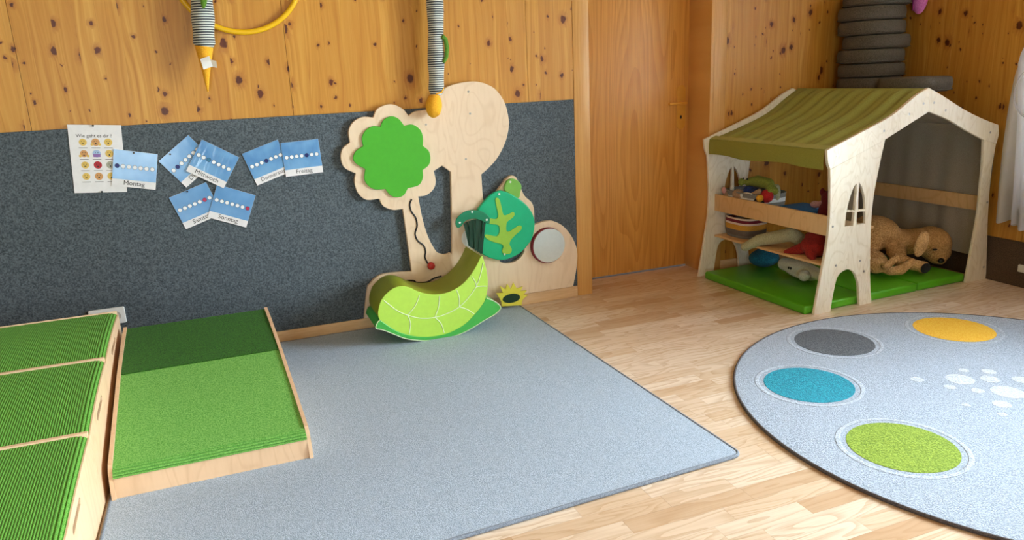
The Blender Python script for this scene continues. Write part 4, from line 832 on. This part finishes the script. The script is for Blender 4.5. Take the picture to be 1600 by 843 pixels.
# lower shelf
plush('plush_snake', 'pale sage plush snake draped along the lower shelf over its edge', .10, .38, .279, [('c', (-.112, .165, -.010), .026, (-.060, .105, .036), .034), ('c', (-.060, .105, .036), .034, (-.005, .02, .062), .040), ('c', (-.005, .02, .062), .040, (.02, -.06, .090), .040), ('c', (.02, -.06, .090), .040, (.07, -.085, .055), .038)], P['sage'])
rdc = toy('plush_blanket', 'crimson cloth bunched on the lower shelf beside the front post', 'blanket', .13, .155, .2795)
obj('cloth', organic([('e', (0, -.01, .055), (.075, .085, .06)), ('e', (.01, .0, .10), (.05, .07, .035)), ('c', (-.04, .06, .03), .032, (-.085, .125, .004), .012), ('c', (-.05, -.03, .03), .035, (-.07, -.06, .012), .02)], .006, 5), P['crimson'], rdc)
# on the mat under the shelves
wp = plush('plush_seal', 'white plush with small dark eyes lying on the mat under the shelf', .325, .43, .0475, [('c', (0, .14, .060), .040, (0, .0, .062), .050), ('c', (0, .0, .062), .050, (-.01, -.18, .058), .030), ('e', (.0, .0, .04), (.046, .14, .04))], P['white'])
obj('pom', organic([('e', (-.066, -.085, .050), (.034, .034, .034))], .005, 4), P['white'], wp)
for y_ in (.055, .038): obj('eye', organic([('e', (-.049, y_, .062), (.005, .006, .009))], .002, 2), M_BLACK, wp)
plush('floor_cushion', 'dark teal cushion in the shade under the lower shelf', .34, .765, .0475, [('e', (0, 0, .055), (.10, .085, .055)), ('e', (0, 0, .06), (.06, .07, .065))], P['teal'])['category'] = 'cushion'
# big plush dog
dg = thing('plush_dog', 'large golden plush puppy lying on the green mat with its head to the right', 'plush toy', (3.7, 3.2, .048))
def above(me, z):
    for v in me.vertices:
        if v.co.z < z: v.co.z = z + (v.co.z - z) * .02
    return me
obj('body', above(organic(D_DOG, .009, 5), .0485), M_DOG, dg, world=True)
obj('ear', organic(D_DOG_EAR, .006, 4), M_DOGPALE, dg, world=True); obj('ear', organic(D_DOG_EAR2, .006, 4), M_DOGPALE, dg, world=True)
obj('nose', organic(D_DOG_NOSE, .004, 3), M_BLACK, dg, world=True); obj('eye', organic(D_DOG_EYE, .003, 2), M_BLACK, dg, world=True)
obj('paw_pad', above(organic(D_DOG_PAD, .004, 3), .0485), P['black'], dg, world=True)

# ================================================================== round cushions on a corner shelf above the house
sh = thing('corner_shelf', 'wooden corner shelf behind the play house roof, carrying grey round cushions', 'shelf', (3.95, 3.75, 1.08))
obj('board', up(plate([[(x, y) for x, y in ((4.113, 3.872), (3.60, 3.872), (3.60, 3.24), (3.70, 3.22), (3.85, 3.34), (4.113, 3.56))]], .018, .001)) if False else xform(plate([[(4.113, 3.872), (3.60, 3.872), (3.62, 3.16), (3.72, 3.10), (3.80, 3.14), (3.92, 3.34), (4.113, 3.62)]], .018, .001), lambda v: Vector((v.x, v.z, 1.076 + v.y))), M_CASING, sh, world=True)
obj('cleat', box(3.70, 4.11, 3.85, 3.874, 1.036, 1.076), M_CASING, sh, world=True); obj('cleat', box(4.09, 4.113, 3.60, 3.85, 1.036, 1.076), M_CASING, sh, world=True)
def cushion_me(r, h): return lathe([(r - .02, 0), (r - .006, .004), (r, .016), (r + .003, h * .5), (r, h - .016), (r - .006, h - .004), (r - .02, h - .0005)], 40)
ce = cushion_me(.190, .0815)
pipe_me = tube([(  .1925 * math.cos(2 * math.pi * q / 48),   .1925 * math.sin(2 * math.pi * q / 48), .010) for q in range(48)], .003, True, 2)
rc_ = random.Random(11); ords = ['lowest', 'second', 'third', 'fourth', 'fifth', 'sixth', 'seventh', 'eighth']
for k in range(7):
    t = thing('round_cushion', '%s grey felt cushion from the bottom of the tall corner stack' % ords[k], 'cushion', (3.850 + rc_.uniform(-.02, .02), 3.652 + rc_.uniform(-.012, .012), 1.0945 + .0835 * k), rc_.random() * 6, 'grey round cushions in the corner')
    obj('cover', ce, M_CUSHION, t)
    obj('seam_piping', pipe_me, M_CUSHION, t)
t = thing('round_cushion', 'single grey felt cushion lying beside the tall stack behind the roof ridge', 'cushion', (3.765, 3.250, 1.0945), .4, 'grey round cushions in the corner')
obj('cover', ce, M_CUSHION, t); obj('seam_piping', pipe_me, M_CUSHION, t)
pk = thing('pink_plush', 'bright pink petal-shaped plush hanging on the pine wall right of the cushion stack', 'plush toy', (4.03, 3.56, 1.7))
obj('petal', xform(organic([('e', (0, 0, 0), (.034, .058, .13)), ('e', (0, 0, .1), (.034, .053, .12))], .006, 5), lambda v: Vector((4.074 + v.x, 3.535 + v.y, 1.665 + v.z))), M_PINK, pk, world=True)
obj('crease', tube([(4.041, 3.55, 1.56), (4.038, 3.547, 1.64), (4.041, 3.55, 1.74)], .003, res=2), fabric('pink_seam', rgb(170, 60, 160), rgb(190, 80, 176)), pk, world=True)
obj('peg', xform(lathe([(.008, 0), (.008, .06), (.012, .064)], 14), lambda v: Vector((4.116 - v.z, 3.535 + v.x, 1.90 + v.y))), M_BEECH, pk, world=True)
obj('loop', tube([(4.07, 3.535, 1.87), (4.075, 3.525, 1.905), (4.075, 3.545, 1.905), (4.07, 3.535, 1.87)], .002, res=2), M_PINK, pk, world=True)

# ================================================================== curtains on the right
def sheer(name, c, tl, alpha=1.0):
    s = NT(name); t = s.t; t.nodes.remove(s.b); w = s.noise(s.pos(), 380.0)
    colr = s.mix(w, tuple(x * .92 for x in c[:3]) + (1,), c)
    d = s.n('BsdfDiffuse', {0: colr}); q = s.n('BsdfTranslucent', {0: colr}); m = s.n('MixShader', {0: tl, 1: d.outputs[0], 2: q.outputs[0]})
    out = m
    if alpha < 1:
        tr = s.n('BsdfTransparent'); out = s.n('MixShader', {0: alpha, 1: tr.outputs[0], 2: m.outputs[0]})
    t.links.new(out.outputs[0], t.nodes['Material Output'].inputs[0]); return s.m
M_CURT = sheer('cream_curtain', rgb(230, 225, 218), .45); M_CURT2 = sheer('white_sheer', rgb(242, 242, 248), .6)
def interp(tab, z):
    for (za, a), (zb, b) in zip(tab, tab[1:]):
        if za >= z >= zb: return a + (b - a) * (za - z) / (za - zb)
    return tab[0][1] if z > tab[0][0] else tab[-1][1]
def curtain(name, label, tab, yr, x0, zt, zb, nf, amp, mat, ph_=0.0):
    t = thing(name, label, 'curtain', (x0, tab[0][1], zb))
    def f(a, b):
        z = zt + (zb - zt) * b; yl = interp(tab, z); g = amp * (.25 + .75 * b)
        s_ = a ** 1.0; return Vector((x0 + g * math.sin(a * nf * 2 * math.pi + ph_ + .6 * math.sin(b * 3)), yl + (yr - yl) * s_ + .010 * math.sin(b * 4 + a * 9), z + .012 * math.sin(a * nf * 2 * math.pi + ph_)))
    obj('cloth', cloth(90, 40, f, .0012), mat, t, world=True)
    obj('hem', cloth(90, 2, lambda a, b: f(a, .955 + .045 * b) + Vector((-.0014, 0, 0)), .0012), mat, t, world=True)
    return t
curtain('curtain', 'cream curtain hanging beside the play house on the right wall', [(2.4, 2.62), (1.55, 2.70), (1.308, 2.80), (1.244, 2.835), (1.161, 2.86), (.99, 2.877), (.78, 2.887), (.565, 2.890), (.36, 2.884)], 2.42, 4.045, 2.38, .372, 4.5, .028, M_CURT, 2.2)
curtain('curtain', 'white sheer curtain at the frame edge, in front of the cream one', [(2.4, 2.60), (1.5, 2.70), (1.244, 2.80), (1.0, 2.772), (.717, 2.755), (.37, 2.735)], 2.20, 3.965, 2.38, .368, 5.0, .022, M_CURT2, .4)
ro = obj('curtain_rod', tube([(4.0, 2.95, 2.39), (4.0, .1, 2.39)], .012), M_STEEL); tag(ro, 'metal curtain rod above the window in the right wall', 'curtain rod')
rg = obj('curtain_ring', tube([(0, .105 * math.cos(2 * math.pi * k / 48), .13 * math.sin(2 * math.pi * k / 48)) for k in range(48)], .006, True, 3), sheer('clear_plastic', rgb(236, 238, 242), .5, .45), None); rg.location = (3.925, 2.66, 1.085); tag(rg, 'white plastic ring gathering the curtain at the right edge', 'curtain ring')
